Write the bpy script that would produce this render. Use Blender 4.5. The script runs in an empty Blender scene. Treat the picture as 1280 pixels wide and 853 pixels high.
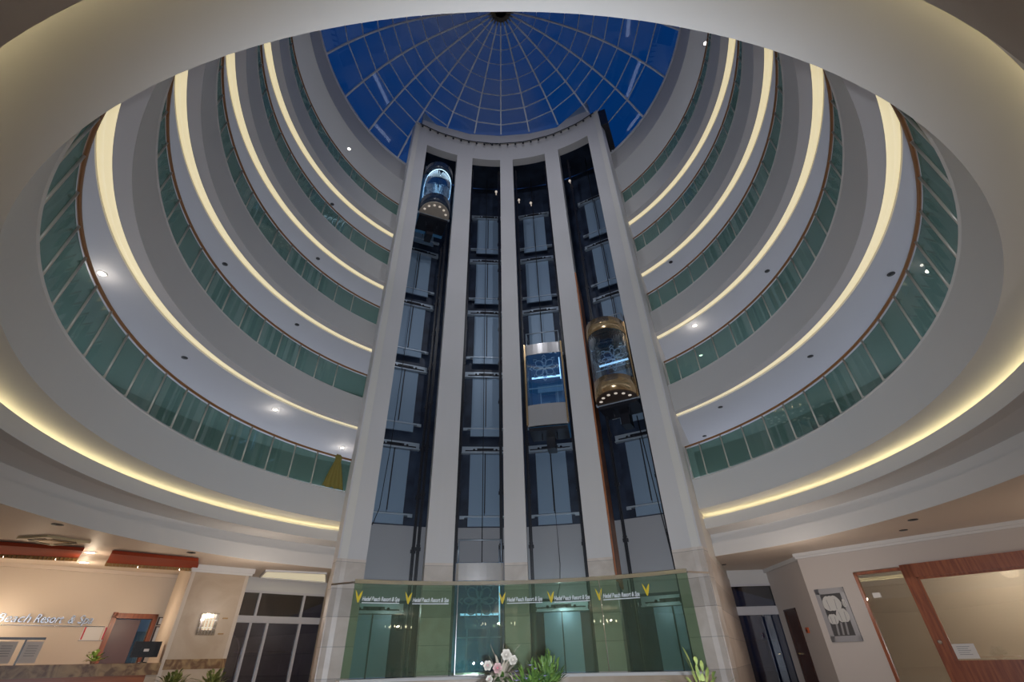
import bpy, math, random
from mathutils import Vector, Matrix
random.seed(7)
SC = bpy.context.scene
COL = SC.collection
sin, cos, pi, R_ = math.sin, math.cos, math.pi, math.radians

# ------------------------------------------------------------------ camera
CAM = Vector((0.4597, -9.0537, 1.5))
cd = bpy.data.cameras.new('camera')
cam = bpy.data.objects.new('camera', cd)
COL.objects.link(cam)
cd.sensor_width = 36.0
cd.lens = 573.78 / 1280 * 36
cd.clip_end = 200
cam.matrix_world = Matrix.Translation(CAM) @ Matrix.Rotation(R_(2.05), 4, 'Z') @ Matrix.Rotation(R_(90 + 34.8796), 4, 'X') @ Matrix.Rotation(R_(-1.481), 4, 'Z')
SC.camera = cam

# ------------------------------------------------------------------ world: deep blue dusk sky with a few brown clouds low down
W = bpy.data.worlds.new('dusk_sky')
SC.world = W
W.use_nodes = True
nt = W.node_tree
nt.nodes.clear()
wo = nt.nodes.new('ShaderNodeOutputWorld')
bg = nt.nodes.new('ShaderNodeBackground')
tc = nt.nodes.new('ShaderNodeTexCoord')
sep = nt.nodes.new('ShaderNodeSeparateXYZ')
ramp = nt.nodes.new('ShaderNodeValToRGB')
ramp.color_ramp.elements[0].position = 0.0
ramp.color_ramp.elements[0].color = (0.004, 0.008, 0.022, 1)
ramp.color_ramp.elements[1].position = 0.9
ramp.color_ramp.elements[1].color = (0.001, 0.032, 0.14, 1)
e = ramp.color_ramp.elements.new(0.35)
e.color = (0.003, 0.024, 0.11, 1)
nz = nt.nodes.new('ShaderNodeTexNoise')
nz.inputs['Scale'].default_value = 3.5
nz.inputs['Detail'].default_value = 5
cr = nt.nodes.new('ShaderNodeValToRGB')
cr.color_ramp.elements[0].position = 0.46
cr.color_ramp.elements[0].color = (0, 0, 0, 1)
cr.color_ramp.elements[1].position = 0.72
cr.color_ramp.elements[1].color = (0.75, 0.75, 0.75, 1)
mx = nt.nodes.new('ShaderNodeMixRGB')
mx.inputs['Color2'].default_value = (0.055, 0.062, 0.105, 1)
nt.links.new(tc.outputs['Generated'], sep.inputs[0])
nt.links.new(sep.outputs['Z'], ramp.inputs['Fac'])
nt.links.new(tc.outputs['Generated'], nz.inputs['Vector'])
nt.links.new(nz.outputs['Fac'], cr.inputs['Fac'])
nt.links.new(cr.outputs['Color'], mx.inputs['Fac'])
nt.links.new(ramp.outputs['Color'], mx.inputs['Color1'])
nt.links.new(mx.outputs['Color'], bg.inputs['Color'])
bg.inputs['Strength'].default_value = 1.0
nt.links.new(bg.outputs[0], wo.inputs[0])

# ------------------------------------------------------------------ view and light strengths
vs = SC.view_settings
vs.view_transform = 'Standard'
vs.look = 'None'
vs.exposure = 0.0
vs.gamma = 1.0
vs.use_curve_mapping = False
FLASH_W = 2900.0
FLASH_CONE = 122.0
FLASH_TILT = 18.0
#       # photographer's flash beside the lens (its shadow edge shows along the near rim)
GALLERY_FILL_E = 3.5        # fill strip added on each gallery's back wall to brighten its ceiling
COVE_E = 0.62          # LED slot in each gallery ceiling
LOBBY_COVE_E = 6.0     # LED rope on the lobby ledge
CHANDELIER_W = 120.0
FILL_FLOOD_W = 850.0  # added floods that brighten the head of the lift block
LOBBY_SPOT_W = 30.0  # shared by the reception downlights and the added fill there


def point_light(name, loc, watt, color, radius=0.1):
    l = bpy.data.lights.new(name, 'POINT')
    l.energy = watt
    l.color = color
    l.shadow_soft_size = radius
    o = bpy.data.objects.new(name, l)
    COL.objects.link(o)
    o.location = loc
    return o


fl = bpy.data.lights.new('camera_flash', 'SPOT')
fl.energy = FLASH_W; fl.color = (0.79, 0.88, 1.0); fl.shadow_soft_size = 0.03
fl.spot_size = R_(FLASH_CONE); fl.spot_blend = 1.0
flo = bpy.data.objects.new('camera_flash', fl)
COL.objects.link(flo)
flo.location = (0.50, -9.16, 1.43)
flo.rotation_euler = (R_(90 + FLASH_TILT), 0, R_(1.5))


# ------------------------------------------------------------------ materials
def mat(name, color, rough=0.6, metal=0.0, spec=0.5, emit=None, estr=0.0, bump=0.0, bscale=60):
    m = bpy.data.materials.new(name)
    m.use_nodes = True
    n = m.node_tree
    b = n.nodes['Principled BSDF']
    b.inputs['Base Color'].default_value = (*color, 1)
    b.inputs['Roughness'].default_value = rough
    b.inputs['Metallic'].default_value = metal
    b.inputs['Specular IOR Level'].default_value = spec
    if emit:
        b.inputs['Emission Color'].default_value = (*emit, 1)
        b.inputs['Emission Strength'].default_value = estr
    if bump:
        t = n.nodes.new('ShaderNodeTexNoise')
        t.inputs['Scale'].default_value = bscale
        bp = n.nodes.new('ShaderNodeBump')
        bp.inputs['Strength'].default_value = bump
        bp.inputs['Distance'].default_value = 0.01
        co = n.nodes.new('ShaderNodeTexCoord')
        n.links.new(co.outputs['Object'], t.inputs['Vector'])
        n.links.new(t.outputs['Fac'], bp.inputs['Height'])
        n.links.new(bp.outputs[0], b.inputs['Normal'])
    return m


def noisy(m, c1, c2, scale=2.0, detail=6, lo=0.35, hi=0.65, distort=0.0, stretch=(1, 1, 1)):
    n = m.node_tree
    b = n.nodes['Principled BSDF']
    co = n.nodes.new('ShaderNodeTexCoord')
    mp = n.nodes.new('ShaderNodeMapping')
    mp.inputs['Scale'].default_value = stretch
    t = n.nodes.new('ShaderNodeTexNoise')
    t.inputs['Scale'].default_value = scale
    t.inputs['Detail'].default_value = detail
    t.inputs['Distortion'].default_value = distort
    r = n.nodes.new('ShaderNodeValToRGB')
    r.color_ramp.elements[0].position = lo
    r.color_ramp.elements[0].color = (*c1, 1)
    r.color_ramp.elements[1].position = hi
    r.color_ramp.elements[1].color = (*c2, 1)
    n.links.new(co.outputs['Object'], mp.inputs[0])
    n.links.new(mp.outputs[0], t.inputs['Vector'])
    n.links.new(t.outputs['Fac'], r.inputs['Fac'])
    n.links.new(r.outputs['Color'], b.inputs['Base Color'])
    return m, r


def marble(name, c1, c2, tile=None, rough=0.38, scale=1.6, lo=0.3, hi=0.7):
    m = mat(name, c1, rough)
    m, r = noisy(m, c1, c2, scale, 8, lo, hi, 1.2)
    if tile:
        n = m.node_tree
        b = n.nodes['Principled BSDF']
        g = n.nodes.new('ShaderNodeNewGeometry')
        s = n.nodes.new('ShaderNodeSeparateXYZ')
        ma = n.nodes.new('ShaderNodeMath'); ma.operation = 'MULTIPLY'; ma.inputs[1].default_value = 1 / tile
        fr = n.nodes.new('ShaderNodeMath'); fr.operation = 'FRACT'
        lt = n.nodes.new('ShaderNodeMath'); lt.operation = 'LESS_THAN'; lt.inputs[1].default_value = 0.018
        mxn = n.nodes.new('ShaderNodeMixRGB')
        mxn.inputs['Color2'].default_value = (c1[0] * .45, c1[1] * .45, c1[2] * .45, 1)
        n.links.new(g.outputs['Position'], s.inputs[0])
        n.links.new(s.outputs['Z'], ma.inputs[0])
        n.links.new(ma.outputs[0], fr.inputs[0])
        n.links.new(fr.outputs[0], lt.inputs[0])
        n.links.new(lt.outputs[0], mxn.inputs['Fac'])
        n.links.new(r.outputs['Color'], mxn.inputs['Color1'])
        n.links.new(mxn.outputs['Color'], b.inputs['Base Color'])
        # alternate slabs differ a little in tone
        fl = n.nodes.new('ShaderNodeMath'); fl.operation = 'FLOOR'
        wn = n.nodes.new('ShaderNodeTexWhiteNoise'); wn.noise_dimensions = '1D'
        hv = n.nodes.new('ShaderNodeHueSaturation')
        mr = n.nodes.new('ShaderNodeMapRange'); mr.inputs['To Min'].default_value = 0.8; mr.inputs['To Max'].default_value = 1.1
        n.links.new(ma.outputs[0], fl.inputs[0])
        n.links.new(fl.outputs[0], wn.inputs['W'])
        n.links.new(wn.outputs['Value'], mr.inputs['Value'])
        n.links.new(mr.outputs[0], hv.inputs['Value'])
        n.links.new(mxn.outputs['Color'], hv.inputs['Color'])
        n.links.new(hv.outputs['Color'], b.inputs['Base Color'])
    return m


def glass(name, tint, refl=1.0, rough=0.0, base=0.05, body=None, bodyfac=0.0):
    """thin pane: tinted see-through plus mirror reflection growing at grazing angles"""
    m = bpy.data.materials.new(name)
    m.use_nodes = True
    n = m.node_tree
    n.nodes.clear()
    o = n.nodes.new('ShaderNodeOutputMaterial')
    tr = n.nodes.new('ShaderNodeBsdfTransparent'); tr.inputs[0].default_value = (*tint, 1)
    gl = n.nodes.new('ShaderNodeBsdfGlossy'); gl.inputs['Roughness'].default_value = rough
    gl.inputs[0].default_value = (1, 1, 1, 1)
    lw = n.nodes.new('ShaderNodeLayerWeight'); lw.inputs['Blend'].default_value = 0.35
    ml = n.nodes.new('ShaderNodeMath'); ml.operation = 'MULTIPLY_ADD'
    ml.inputs[1].default_value = 0.6 * refl; ml.inputs[2].default_value = base
    ml.use_clamp = True
    mix = n.nodes.new('ShaderNodeMixShader')
    n.links.new(lw.outputs['Fresnel'], ml.inputs[0])
    n.links.new(ml.outputs[0], mix.inputs[0])
    src = tr
    if body:
        df = n.nodes.new('ShaderNodeBsdfDiffuse'); df.inputs[0].default_value = (*body, 1)
        m2 = n.nodes.new('ShaderNodeMixShader'); m2.inputs[0].default_value = bodyfac
        n.links.new(tr.outputs[0], m2.inputs[1]); n.links.new(df.outputs[0], m2.inputs[2])
        src = m2
    n.links.new(src.outputs[0], mix.inputs[1])
    n.links.new(gl.outputs[0], mix.inputs[2])
    n.links.new(mix.outputs[0], o.inputs[0])
    return m


M = {}
M['white'] = mat('white_paint', (0.66, 0.64, 0.62), 0.55, bump=0.03)
M['fascia'] = mat('fascia_paint', (0.60, 0.57, 0.55), 0.5, bump=0.02)
M['ceil'] = mat('ceiling_paint', (0.66, 0.66, 0.68), 0.6)
M['pier'] = mat('pier_paint', (0.62, 0.58, 0.56), 0.5, bump=0.02)
M['warmwall'] = mat('cream_wall_paint', (0.62, 0.53, 0.44), 0.6, bump=0.03)
M['rightwall'] = mat('taupe_wall_paint', (0.55, 0.49, 0.45), 0.6)
M['lobbyceil'] = mat('lobby_ceiling_paint', (0.66, 0.56, 0.47), 0.55)
M['sidepaint'] = mat('block_side_lit_paint', (0.66, 0.61, 0.55), 0.6)  # paler and warmer than the piers: cove light put into the colour
M['galwall'] = mat('gallery_wall_paint', (0.30, 0.32, 0.29), 0.7)
M['marble'] = marble('beige_marble', (0.66, 0.57, 0.50), (0.53, 0.44, 0.37), tile=0.62)
M['marble_plain'] = marble('cream_marble', (0.55, 0.44, 0.33), (0.44, 0.33, 0.23), scale=1.1)
M['marble_brown'] = marble('brown_marble', (0.40, 0.26, 0.12), (0.16, 0.08, 0.035), scale=3.5, lo=.38, hi=.6)
M['floor'] = marble('polished_floor_marble', (0.55, 0.46, 0.38), (0.42, 0.34, 0.27), rough=0.08, scale=0.8)
M['galfloor'] = mat('gallery_carpet', (0.35, 0.28, 0.22), 0.9)
M['navy'] = mat('shaft_navy_paint', (0.018, 0.026, 0.05), 0.4)
noisy(M['navy'], (0.010, 0.015, 0.032), (0.03, 0.045, 0.08), 1.5)
M['shaftgrey'] = mat('shaft_grey_panel', (0.38, 0.37, 0.38), 0.5)
M['doorsteel'] = mat('landing_door_steel', (0.25, 0.34, 0.45), 0.4, 0.2)
M['railsteel'] = mat('pale_rail_steel', (0.42, 0.48, 0.55), 0.35, 0.4)
M['black'] = mat('black_machine_paint', (0.012, 0.012, 0.018), 0.35)
M['duct'] = mat('orange_brown_cladding', (0.33, 0.11, 0.035), 0.45)
noisy(M['duct'], (0.55, 0.19, 0.05), (0.25, 0.08, 0.035), 1.2, stretch=(1, 1, .25))
M['steel'] = mat('brushed_steel', (0.55, 0.52, 0.51), 0.25, 0.55)
M['chrome'] = mat('polished_steel', (0.75, 0.75, 0.76), 0.12, 1.0)
M['gold'] = mat('gold_steel', (0.50, 0.34, 0.18), 0.2, 0.75)
M['cabunder'] = mat('cream_cab_underside', (0.50, 0.42, 0.34), 0.4)
M['cabunder_dark'] = mat('dark_cab_underside', (0.06, 0.035, 0.022), 0.35)
M['spotdisc'] = mat('faint_glow_spot_disc', (0.8, 0.72, 0.62), 0.3, emit=(1, .85, .7), estr=0.35)  # disc carries a weak glow of its own
M['cabpattern'] = mat('etched_flower_panel', (0.55, 0.60, 0.66), 0.3)
M['cabdark'] = mat('dark_cab_panel', (0.02, 0.03, 0.05), 0.2)
M['cabblue'] = mat('blue_lit_cab_panel', (0.05, 0.13, 0.24), 0.25, emit=(0.05, 0.2, 0.42), estr=0.07)
M['coolled'] = mat('cool_led', (0.8, 0.9, 1), 0.3, emit=(0.55, 0.8, 1.0), estr=1.6)
M['post'] = mat('balustrade_post_steel', (0.58, 0.53, 0.46), 0.35, 0.3)
M['handrail'] = mat('brown_wood_handrail', (0.30, 0.13, 0.045), 0.35)
M['cove'] = mat('cove_diffuser', (0.8, 0.75, 0.6), 0.6, emit=(0.95, 0.80, 0.46), estr=COVE_E)
M['lobbyled'] = mat('lobby_led_rope', (0.8, 0.75, 0.6), 0.6, emit=(1.0, 0.86, 0.48), estr=LOBBY_COVE_E)
M['galfill'] = mat('gallery_fill_glow', (0.8, 0.8, 0.8), 0.6, emit=(0.74, 0.80, 1.0), estr=GALLERY_FILL_E)
M['spoton'] = mat('downlight_lit', (1, 1, 1), 0.3, emit=(1, 0.93, 0.82), estr=8.0)
M['spotoff'] = mat('downlight_unlit', (0.02, 0.02, 0.02), 0.3)
M['glass'] = glass('green_balustrade_glass', (0.52, 0.68, 0.62), 0.12, base=0.025, body=(0.20, 0.32, 0.29), bodyfac=0.3)
M['domeglass'] = glass('dome_glass', (0.82, 0.88, 0.92), 0.18, base=0.01)
M['lobbyglass'] = glass('green_lobby_glass', (0.80, 0.90, 0.81), 0.8, base=0.07, body=(0.25, 0.36, 0.26), bodyfac=0.10)
M['cabglass'] = glass('cab_glass', (0.75, 0.88, 0.98), 0.6, base=0.06)
M['winglass'] = glass('night_window_glass', (0.32, 0.36, 0.42), 0.9, base=0.12)
M['roomglass'] = glass('partition_glass', (0.88, 0.87, 0.82), 0.9, base=0.12)
M['rib'] = mat('dome_rib_paint', (0.80, 0.78, 0.80), 0.45)
M['ribdark'] = mat('oculus_bronze', (0.20, 0.16, 0.10), 0.5)
M['frame'] = mat('white_window_frame', (0.60, 0.58, 0.60), 0.4)
M['wood'] = mat('red_brown_wood', (0.30, 0.085, 0.03), 0.35)
noisy(M['wood'], (0.34, 0.10, 0.035), (0.22, 0.055, 0.02), 3, stretch=(6, 6, .6))
M['counterwood'] = mat('counter_front_wood', (0.42, 0.13, 0.04), 0.35)
noisy(M['counterwood'], (0.44, 0.14, 0.045), (0.33, 0.09, 0.03), 2, stretch=(.4, .4, 5))
M['darkdoor'] = mat('dark_brown_door', (0.055, 0.018, 0.012), 0.4)
M['doorleaf'] = mat('plum_brown_door_leaf', (0.16, 0.09, 0.09), 0.4)
M['redpanel'] = mat('red_ceiling_panel', (0.30, 0.045, 0.016), 0.75, spec=0.15)
M['goldtrim'] = mat('gold_fretwork', (0.30, 0.17, 0.05), 0.45, 0.3)
M['silver'] = mat('silver_letters', (0.55, 0.60, 0.68), 0.22, 0.8)
M['signwhite'] = mat('white_sticker', (0.82, 0.84, 0.86), 0.5)
M['yellow'] = mat('yellow_sticker', (0.85, 0.62, 0.02), 0.5)
M['paper'] = mat('white_paper', (0.72, 0.70, 0.68), 0.7)
M['print'] = mat('grey_print', (0.30, 0.30, 0.32), 0.7)
M['red'] = mat('red_strip', (0.55, 0.02, 0.04), 0.5)
M['alarm'] = mat('red_alarm_box', (0.50, 0.10, 0.03), 0.4)
M['cloth'] = mat('yellow_cloth', (0.24, 0.19, 0.04), 0.8)
M['leaf'] = mat('green_leaves', (0.10, 0.20, 0.03), 0.5)
noisy(M['leaf'], (0.015, 0.04, 0.008), (0.09, 0.15, 0.025), 9)
M['leaf2'] = mat('yellow_green_leaves', (0.28, 0.34, 0.08), 0.5)
noisy(M['leaf2'], (0.07, 0.10, 0.02), (0.24, 0.26, 0.07), 9)
M['brightleaf'] = mat('bright_green_leaves', (0.28, 0.45, 0.08), 0.5)
M['pot'] = mat('terracotta_pot', (0.35, 0.18, 0.10), 0.7)
M['basket'] = mat('whitewashed_bark', (0.50, 0.42, 0.36), 0.8, bump=0.5, bscale=40)
noisy(M['basket'], (0.34, 0.28, 0.24), (0.16, 0.11, 0.09), 14, stretch=(1, 1, .2))
M['dryleaf'] = mat('dried_beige_leaves', (0.24, 0.20, 0.15), 0.7)
M['petal'] = mat('pale_pink_petals', (0.22, 0.13, 0.12), 0.6)
M['petalcore'] = mat('deep_pink_petals', (0.24, 0.07, 0.08), 0.6)
M['whitepetal'] = mat('white_petals', (0.26, 0.23, 0.19), 0.6)
M['lilac'] = mat('lilac_petals', (0.45, 0.40, 0.70), 0.6)
M['crystal'] = glass('crystal', (0.92, 0.90, 0.86), 0.9, base=0.12)
M['bulb'] = mat('candle_bulb', (1, .9, .75), 0.3, emit=(1.0, 0.84, 0.60), estr=9.0)
M['brass'] = mat('brass', (0.6, 0.42, 0.18), 0.25, 1.0)
M['acplastic'] = mat('cream_plastic', (0.55, 0.44, 0.26), 0.5)
M['acdark'] = mat('dark_vent', (0.12, 0.08, 0.04), 0.6)
M['soffitlight'] = mat('soffit_light_panel', (0.8, 0.75, 0.6), 0.6, emit=(1.0, 0.88, 0.60), estr=0.42)
M['monitor'] = mat('black_monitor', (0.02, 0.018, 0.02), 0.3)
M['tulip'] = mat('pale_tulip_print', (0.55, 0.53, 0.50), 0.6)
M['tulipshade'] = mat('grey_tulip_print', (0.26, 0.25, 0.25), 0.6)
M['printdark'] = mat('dark_print', (0.06, 0.055, 0.055), 0.6)
M['silverframe'] = mat('silver_picture_frame', (0.33, 0.32, 0.33), 0.45, 0.3)
M['blueneon'] = mat('blue_neon', (0.2, 0.2, 1), 0.4, emit=(0.16, 0.16, 1.0), estr=3.0)
M['asphalt'] = mat('outdoor_paving', (0.03, 0.035, 0.05), 0.6)
M['curtain'] = mat('pale_blue_curtain', (0.30, 0.45, 0.52), 0.7)
M['bluewall'] = mat('back_office_wall', (0.35, 0.52, 0.66), 0.7)
M['wirecable'] = mat('black_cable', (0.01, 0.01, 0.012), 0.5)


# ------------------------------------------------------------------ mesh builder
class MB:
    def __init__(s):
        s.v = []; s.f = []; s.sm = []

    def add(s, vs, fs, smooth=False):
        b = len(s.v)
        s.v += [tuple(p) for p in vs]
        s.f += [tuple(b + i for i in f) for f in fs]
        s.sm += [smooth] * len(fs)
        return s

    def box(s, c, size, ax=None, ay=None, az=None):
        ax = Vector(ax or (1, 0, 0)); ay = Vector(ay or (0, 1, 0)); az = Vector(az or (0, 0, 1)); c = Vector(c)
        h = [d / 2 for d in size]
        vs = [c + ax * (i * h[0]) + ay * (j * h[1]) + az * (k * h[2]) for k in (-1, 1) for j in (-1, 1) for i in (-1, 1)]
        return s.add(vs, [(0, 2, 3, 1), (4, 5, 7, 6), (0, 1, 5, 4), (2, 6, 7, 3), (0, 4, 6, 2), (1, 3, 7, 5)])

    def prism(s, poly, z0, z1, smooth=False):
        n = len(poly)
        vs = [(p[0], p[1], z0) for p in poly] + [(p[0], p[1], z1) for p in poly]
        fs = [tuple(range(n - 1, -1, -1)), tuple(range(n, 2 * n))]
        fs += [(i, (i + 1) % n, n + (i + 1) % n, n + i) for i in range(n)]
        return s.add(vs, fs, smooth)

    def tube(s, pts, r, n=8, closed=False, caps=True):
        pts = [Vector(p) for p in pts]
        m = len(pts)
        rr = r if isinstance(r, (list, tuple)) else [r] * m
        rings = []
        up = Vector((0, 0, 1))
        for i, p in enumerate(pts):
            a = pts[(i - 1) % m] if (closed or i > 0) else p
            b = pts[(i + 1) % m] if (closed or i < m - 1) else p
            t = (b - a).normalized() if (b - a).length > 1e-9 else Vector((0, 0, 1))
            u = t.cross(up)
            if u.length < 1e-3: u = t.cross(Vector((0, 1, 0)))
            u.normalize(); w = u.cross(t).normalized()
            rings.append([p + (u * cos(2 * pi * k / n) + w * sin(2 * pi * k / n)) * rr[i] for k in range(n)])
        vs = [q for ring in rings for q in ring]
        fs = []
        for i in range(m if closed else m - 1):
            j = (i + 1) % m
            for k in range(n):
                k2 = (k + 1) % n
                fs.append((i * n + k, i * n + k2, j * n + k2, j * n + k))
        if not closed and caps:
            fs.append(tuple(range(n))[::-1]); fs.append(tuple((m - 1) * n + k for k in range(n)))
        return s.add(vs, fs, n > 5)

    def bar(s, a, b, w, h, up=(0, 0, 1)):
        a = Vector(a); b = Vector(b); d = b - a
        L = d.length; t = d / L
        sx = t.cross(Vector(up))
        if sx.length < 1e-4: sx = t.cross(Vector((1, 0, 0)))
        sx.normalize(); sz = sx.cross(t)
        return s.box((a + b) / 2, (L, w, h), t, sx, sz)

    def lathe(s, prof, c=(0, 0, 0), n=24, ax=None, ay=None, az=None, smooth=True):
        ax = Vector(ax or (1, 0, 0)); ay = Vector(ay or (0, 1, 0)); az = Vector(az or (0, 0, 1)); c = Vector(c)
        vs = [c + (ax * cos(2 * pi * k / n) + ay * sin(2 * pi * k / n)) * r + az * z for r, z in prof for k in range(n)]
        fs = []
        for i in range(len(prof) - 1):
            for k in range(n):
                k2 = (k + 1) % n
                fs.append((i * n + k, i * n + k2, (i + 1) * n + k2, (i + 1) * n + k))
        fs.append(tuple(range(n))[::-1]); fs.append(tuple((len(prof) - 1) * n + k for k in range(n)))
        return s.add(vs, fs, smooth)


def loc_of(parent):
    m = Matrix.Identity(4)
    p = parent
    while p is not None:
        m = p.matrix_basis @ m
        p = p.parent
    return m


def obj(name, mb, m, parent=None, world=True, label=None, kind=None):
    me = bpy.data.meshes.new(name)
    vs = mb.v
    if parent is not None and world:
        inv = loc_of(parent).inverted()
        vs = [inv @ Vector(p) for p in vs]
    me.from_pydata([tuple(p) for p in vs], [], mb.f)
    me.materials.append(m)
    me.polygons.foreach_set('use_smooth', mb.sm)
    me.validate(); me.update()
    o = bpy.data.objects.new(name, me)
    COL.objects.link(o)
    o.parent = parent
    if label: o['label'] = label
    if kind: o['kind'] = kind
    return o


def struct(name, mb, m):
    return obj(name, mb, m, kind='structure')


def empty(name, loc, label, cat, group=None, rz=0.0):
    o = bpy.data.objects.new(name, None)
    o.empty_display_size = 0.2
    COL.objects.link(o)
    o.location = loc; o.rotation_euler = (0, 0, rz)
    o['label'] = label; o['category'] = cat
    if group: o['group'] = group
    return o


def tag(o, label, cat, group=None):
    o['label'] = label; o['category'] = cat
    if group: o['group'] = group
    return o


def copy_tree(o, parent=None):
    c = o.copy(); COL.objects.link(c); c.parent = parent
    for ch in [x for x in bpy.data.objects if x.parent == o]:
        copy_tree(ch, c)
    return c


# ------------------------------------------------------------------ plan geometry
ZF = 0.45                     # lobby floor
ZC = 4.08                     # lobby ceiling
PITCH = 3.28
F0 = 6.06                     # top of first fascia
BC = (0.0, -2.7)              # centre of the lift block's front arc


def BP(r, deg, z=None):
    a = R_(deg)
    p = (BC[0] + r * sin(a), BC[1] + r * cos(a))
    return p if z is None else (p[0], p[1], z)


# the block's side walls run straight from its front corners out through the galleries
SD = Vector((0.40, 0.917)).normalized()
CORN = Vector((4.71, 3.78))


def end_angle(R):
    a = SD.dot(SD); b = 2 * CORN.dot(SD); c = CORN.dot(CORN) - R * R
    t = (-b + math.sqrt(max(b * b - 4 * a * c, 0))) / 2
    p = CORN + SD * t
    return math.degrees(math.atan2(p.x, p.y))


def ring_mesh(prof, n=160, smooth=False, mb=None, closed_prof=False):
    """sweep a (radius, z) profile round the atrium from one block wall to the other"""
    mb = mb or MB()
    vs = []
    m = len(prof)
    for i in range(n + 1):
        t = i / n
        for R, z in prof:
            a0 = end_angle(R)
            a = R_(a0 + (360 - 2 * a0) * t)
            vs.append((R * sin(a), R * cos(a), z))
    fs = []
    for i in range(n):
        for j in range(m if closed_prof else m - 1):
            k = (j + 1) % m
            fs.append((i * m + j, i * m + k, (i + 1) * m + k, (i + 1) * m + j))
    return mb.add(vs, fs, smooth)


def curved_pane(mb, P, a0, a1, n, z0, z1):
    """closed thin shell; P(layer, angle) -> (x, y) for layer 0 (inner) and 1 (outer)"""
    vs = []
    for i in range(n + 1):
        a = a0 + (a1 - a0) * i / n
        for L in (0, 1):
            x, y = P(L, a)[:2]
            vs += [(x, y, z0), (x, y, z1)]
    fs = []
    for i in range(n):
        b = 4 * i; c = b + 4
        fs += [(b, b + 1, c + 1, c), (b + 2, c + 2, c + 3, b + 3), (b + 1, b + 3, c + 3, c + 1), (b, c, c + 2, b + 2)]
    fs += [(0, 2, 3, 1), (4 * n, 4 * n + 1, 4 * n + 3, 4 * n + 2)]
    return mb.add(vs, fs)


def RP(R, deg, z=None):
    a = R_(deg)
    return (R * sin(a), R * cos(a)) if z is None else (R * sin(a), R * cos(a), z)


# ------------------------------------------------------------------ floor and lobby shell
S2 = math.sqrt(0.5)
LOBBY = [(-20.5, -1.6), (-20.5, -17), (20.5, -17), (20.5, -4.7), (8.7, 7.1), (8.9, 7.3), (8.9, 10.2), (7.3, 10.4), (-7.3, 10.6), (-9.7, 7.9), (-11.3, 7.6)]
struct('floor', MB().add([(-22, -19, ZF), (22, -19, ZF), (22, 14, ZF), (-22, 14, ZF)], [(0, 1, 2, 3)]), M['floor'])

# lobby ceiling with round opening of radius 9.4
mb = MB(); n = 160
vs = []
for i in range(n + 1):
    a0 = end_angle(9.37); a = a0 + (360 - 2 * a0) * i / n
    vs.append(RP(9.37, a, ZC)); 
    c, s_ = abs(sin(R_(a))), abs(cos(R_(a)))
    ro = 21.5 / max(c, s_) if cos(R_(a)) < 0 or c > s_ else 12.5 / max(s_, 0.35)
    ro = max(ro, 10.5)
    vs.append(RP(ro, 27 + 306 * i / n, ZC))
mb.add(vs, [(2 * i, 2 * i + 2, 2 * i + 3, 2 * i + 1) for i in range(n)])
struct('ceiling', mb, M['lobbyceil'])

# stepped round edge between lobby ceiling and first gallery (from the lobby ceiling inwards and up)
struct('trim_1', ring_mesh([(9.37, ZC), (9.37, 4.47), (9.48, 4.47), (9.48, 4.74), (8.72, 4.74), (8.37, 4.70), (8.37, 5.0), (8.40, 5.0), (8.9, 4.985), (8.9, 5.145), (7.78, 5.145), (7.78, F0 - .05), (7.755, F0 - .025), (7.78, F0), (8.1, F0), (8.1, F0 - .35), (11.8, F0 - .35)]), M['white'])
led = obj('cove_light', ring_mesh([(8.62, 4.99), (8.62, 5.03), (8.66, 5.03), (8.66, 4.99)], closed_prof=True), M['lobbyled'])
tag(led, 'warm yellow LED rope glowing behind the round lip above the lobby ceiling', 'cove light')

# galleries
for k in range(1, 5):
    F = F0 + PITCH * k
    zs = F - 1.0
    struct('trim_%d' % (k + 1), ring_mesh([(7.87, zs), (7.60, zs), (7.60, F - .05), (7.575, F - .025), (7.60, F), (7.9, F), (7.9, F - .35), (11.8, F - .35)]), M['fascia'])
    struct('ceiling', ring_mesh([(8.10, zs), (11.8, zs)]), M['ceil'])
    struct('trim', ring_mesh([(7.87, zs), (7.87, zs + .10), (8.10, zs + .16), (8.10, zs)]), M['white'])
struct('ceiling', ring_mesh([(7.60, 21.88), (11.8, 21.88)]), M['white'])
struct('trim_6', ring_mesh([(7.60, 21.88), (7.60, 23.18), (7.72, 23.18), (7.72, 23.26), (8.3, 23.26)]), M['fascia'])
struct('wall_gallery', ring_mesh([(11.7, 5.6), (11.7, 21.9)]), M['galwall'])

LEV = ['lowest', 'second', 'third', 'fourth', 'topmost']
for k in range(5):
    F = F0 + PITCH * k
    st = ring_mesh([(11.55, F + .9), (11.55, F + 1.15), (11.66, F + 1.15), (11.66, F + .9)], 80, closed_prof=True)  # emissive ring added to light the gallery ceilings evenly
    tag(obj('gallery_fill_strip', st, M['galfill']), 'added cool white fill strip on back wall of the %s gallery' % LEV[k], 'light strip')
ORD = ['first and second', 'second and third', 'third and fourth', 'fourth and topmost']
for k in range(1, 5):
    zs = F0 + PITCH * k - 1.0
    o = obj('cove_light', ring_mesh([(7.875, zs + .05), (7.99, zs + .02), (8.095, zs + .05)], 160), M['cove'])
    tag(o, 'curved warm cove light set in the ceiling between the %s gallery railings' % ORD[k - 1], 'cove light')

# gallery doors along the back wall, seen dimly through the glass
mbd = MB()
for k in range(5):
    F = F0 + PITCH * k - .35
    for j, a in enumerate(range(62, 300, 14)):
        if (j + k) % 2: continue
        p = RP(11.62, a); t = (cos(R_(a)), -sin(R_(a)), 0); nrm = (sin(R_(a)), cos(R_(a)), 0)
        d = MB().box((p[0], p[1], F + 1.05), (0.95, 0.06, 2.1), t, nrm)
        struct('door_%d' % (10 + k * 20 + j), d, M['darkdoor'])

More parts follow.
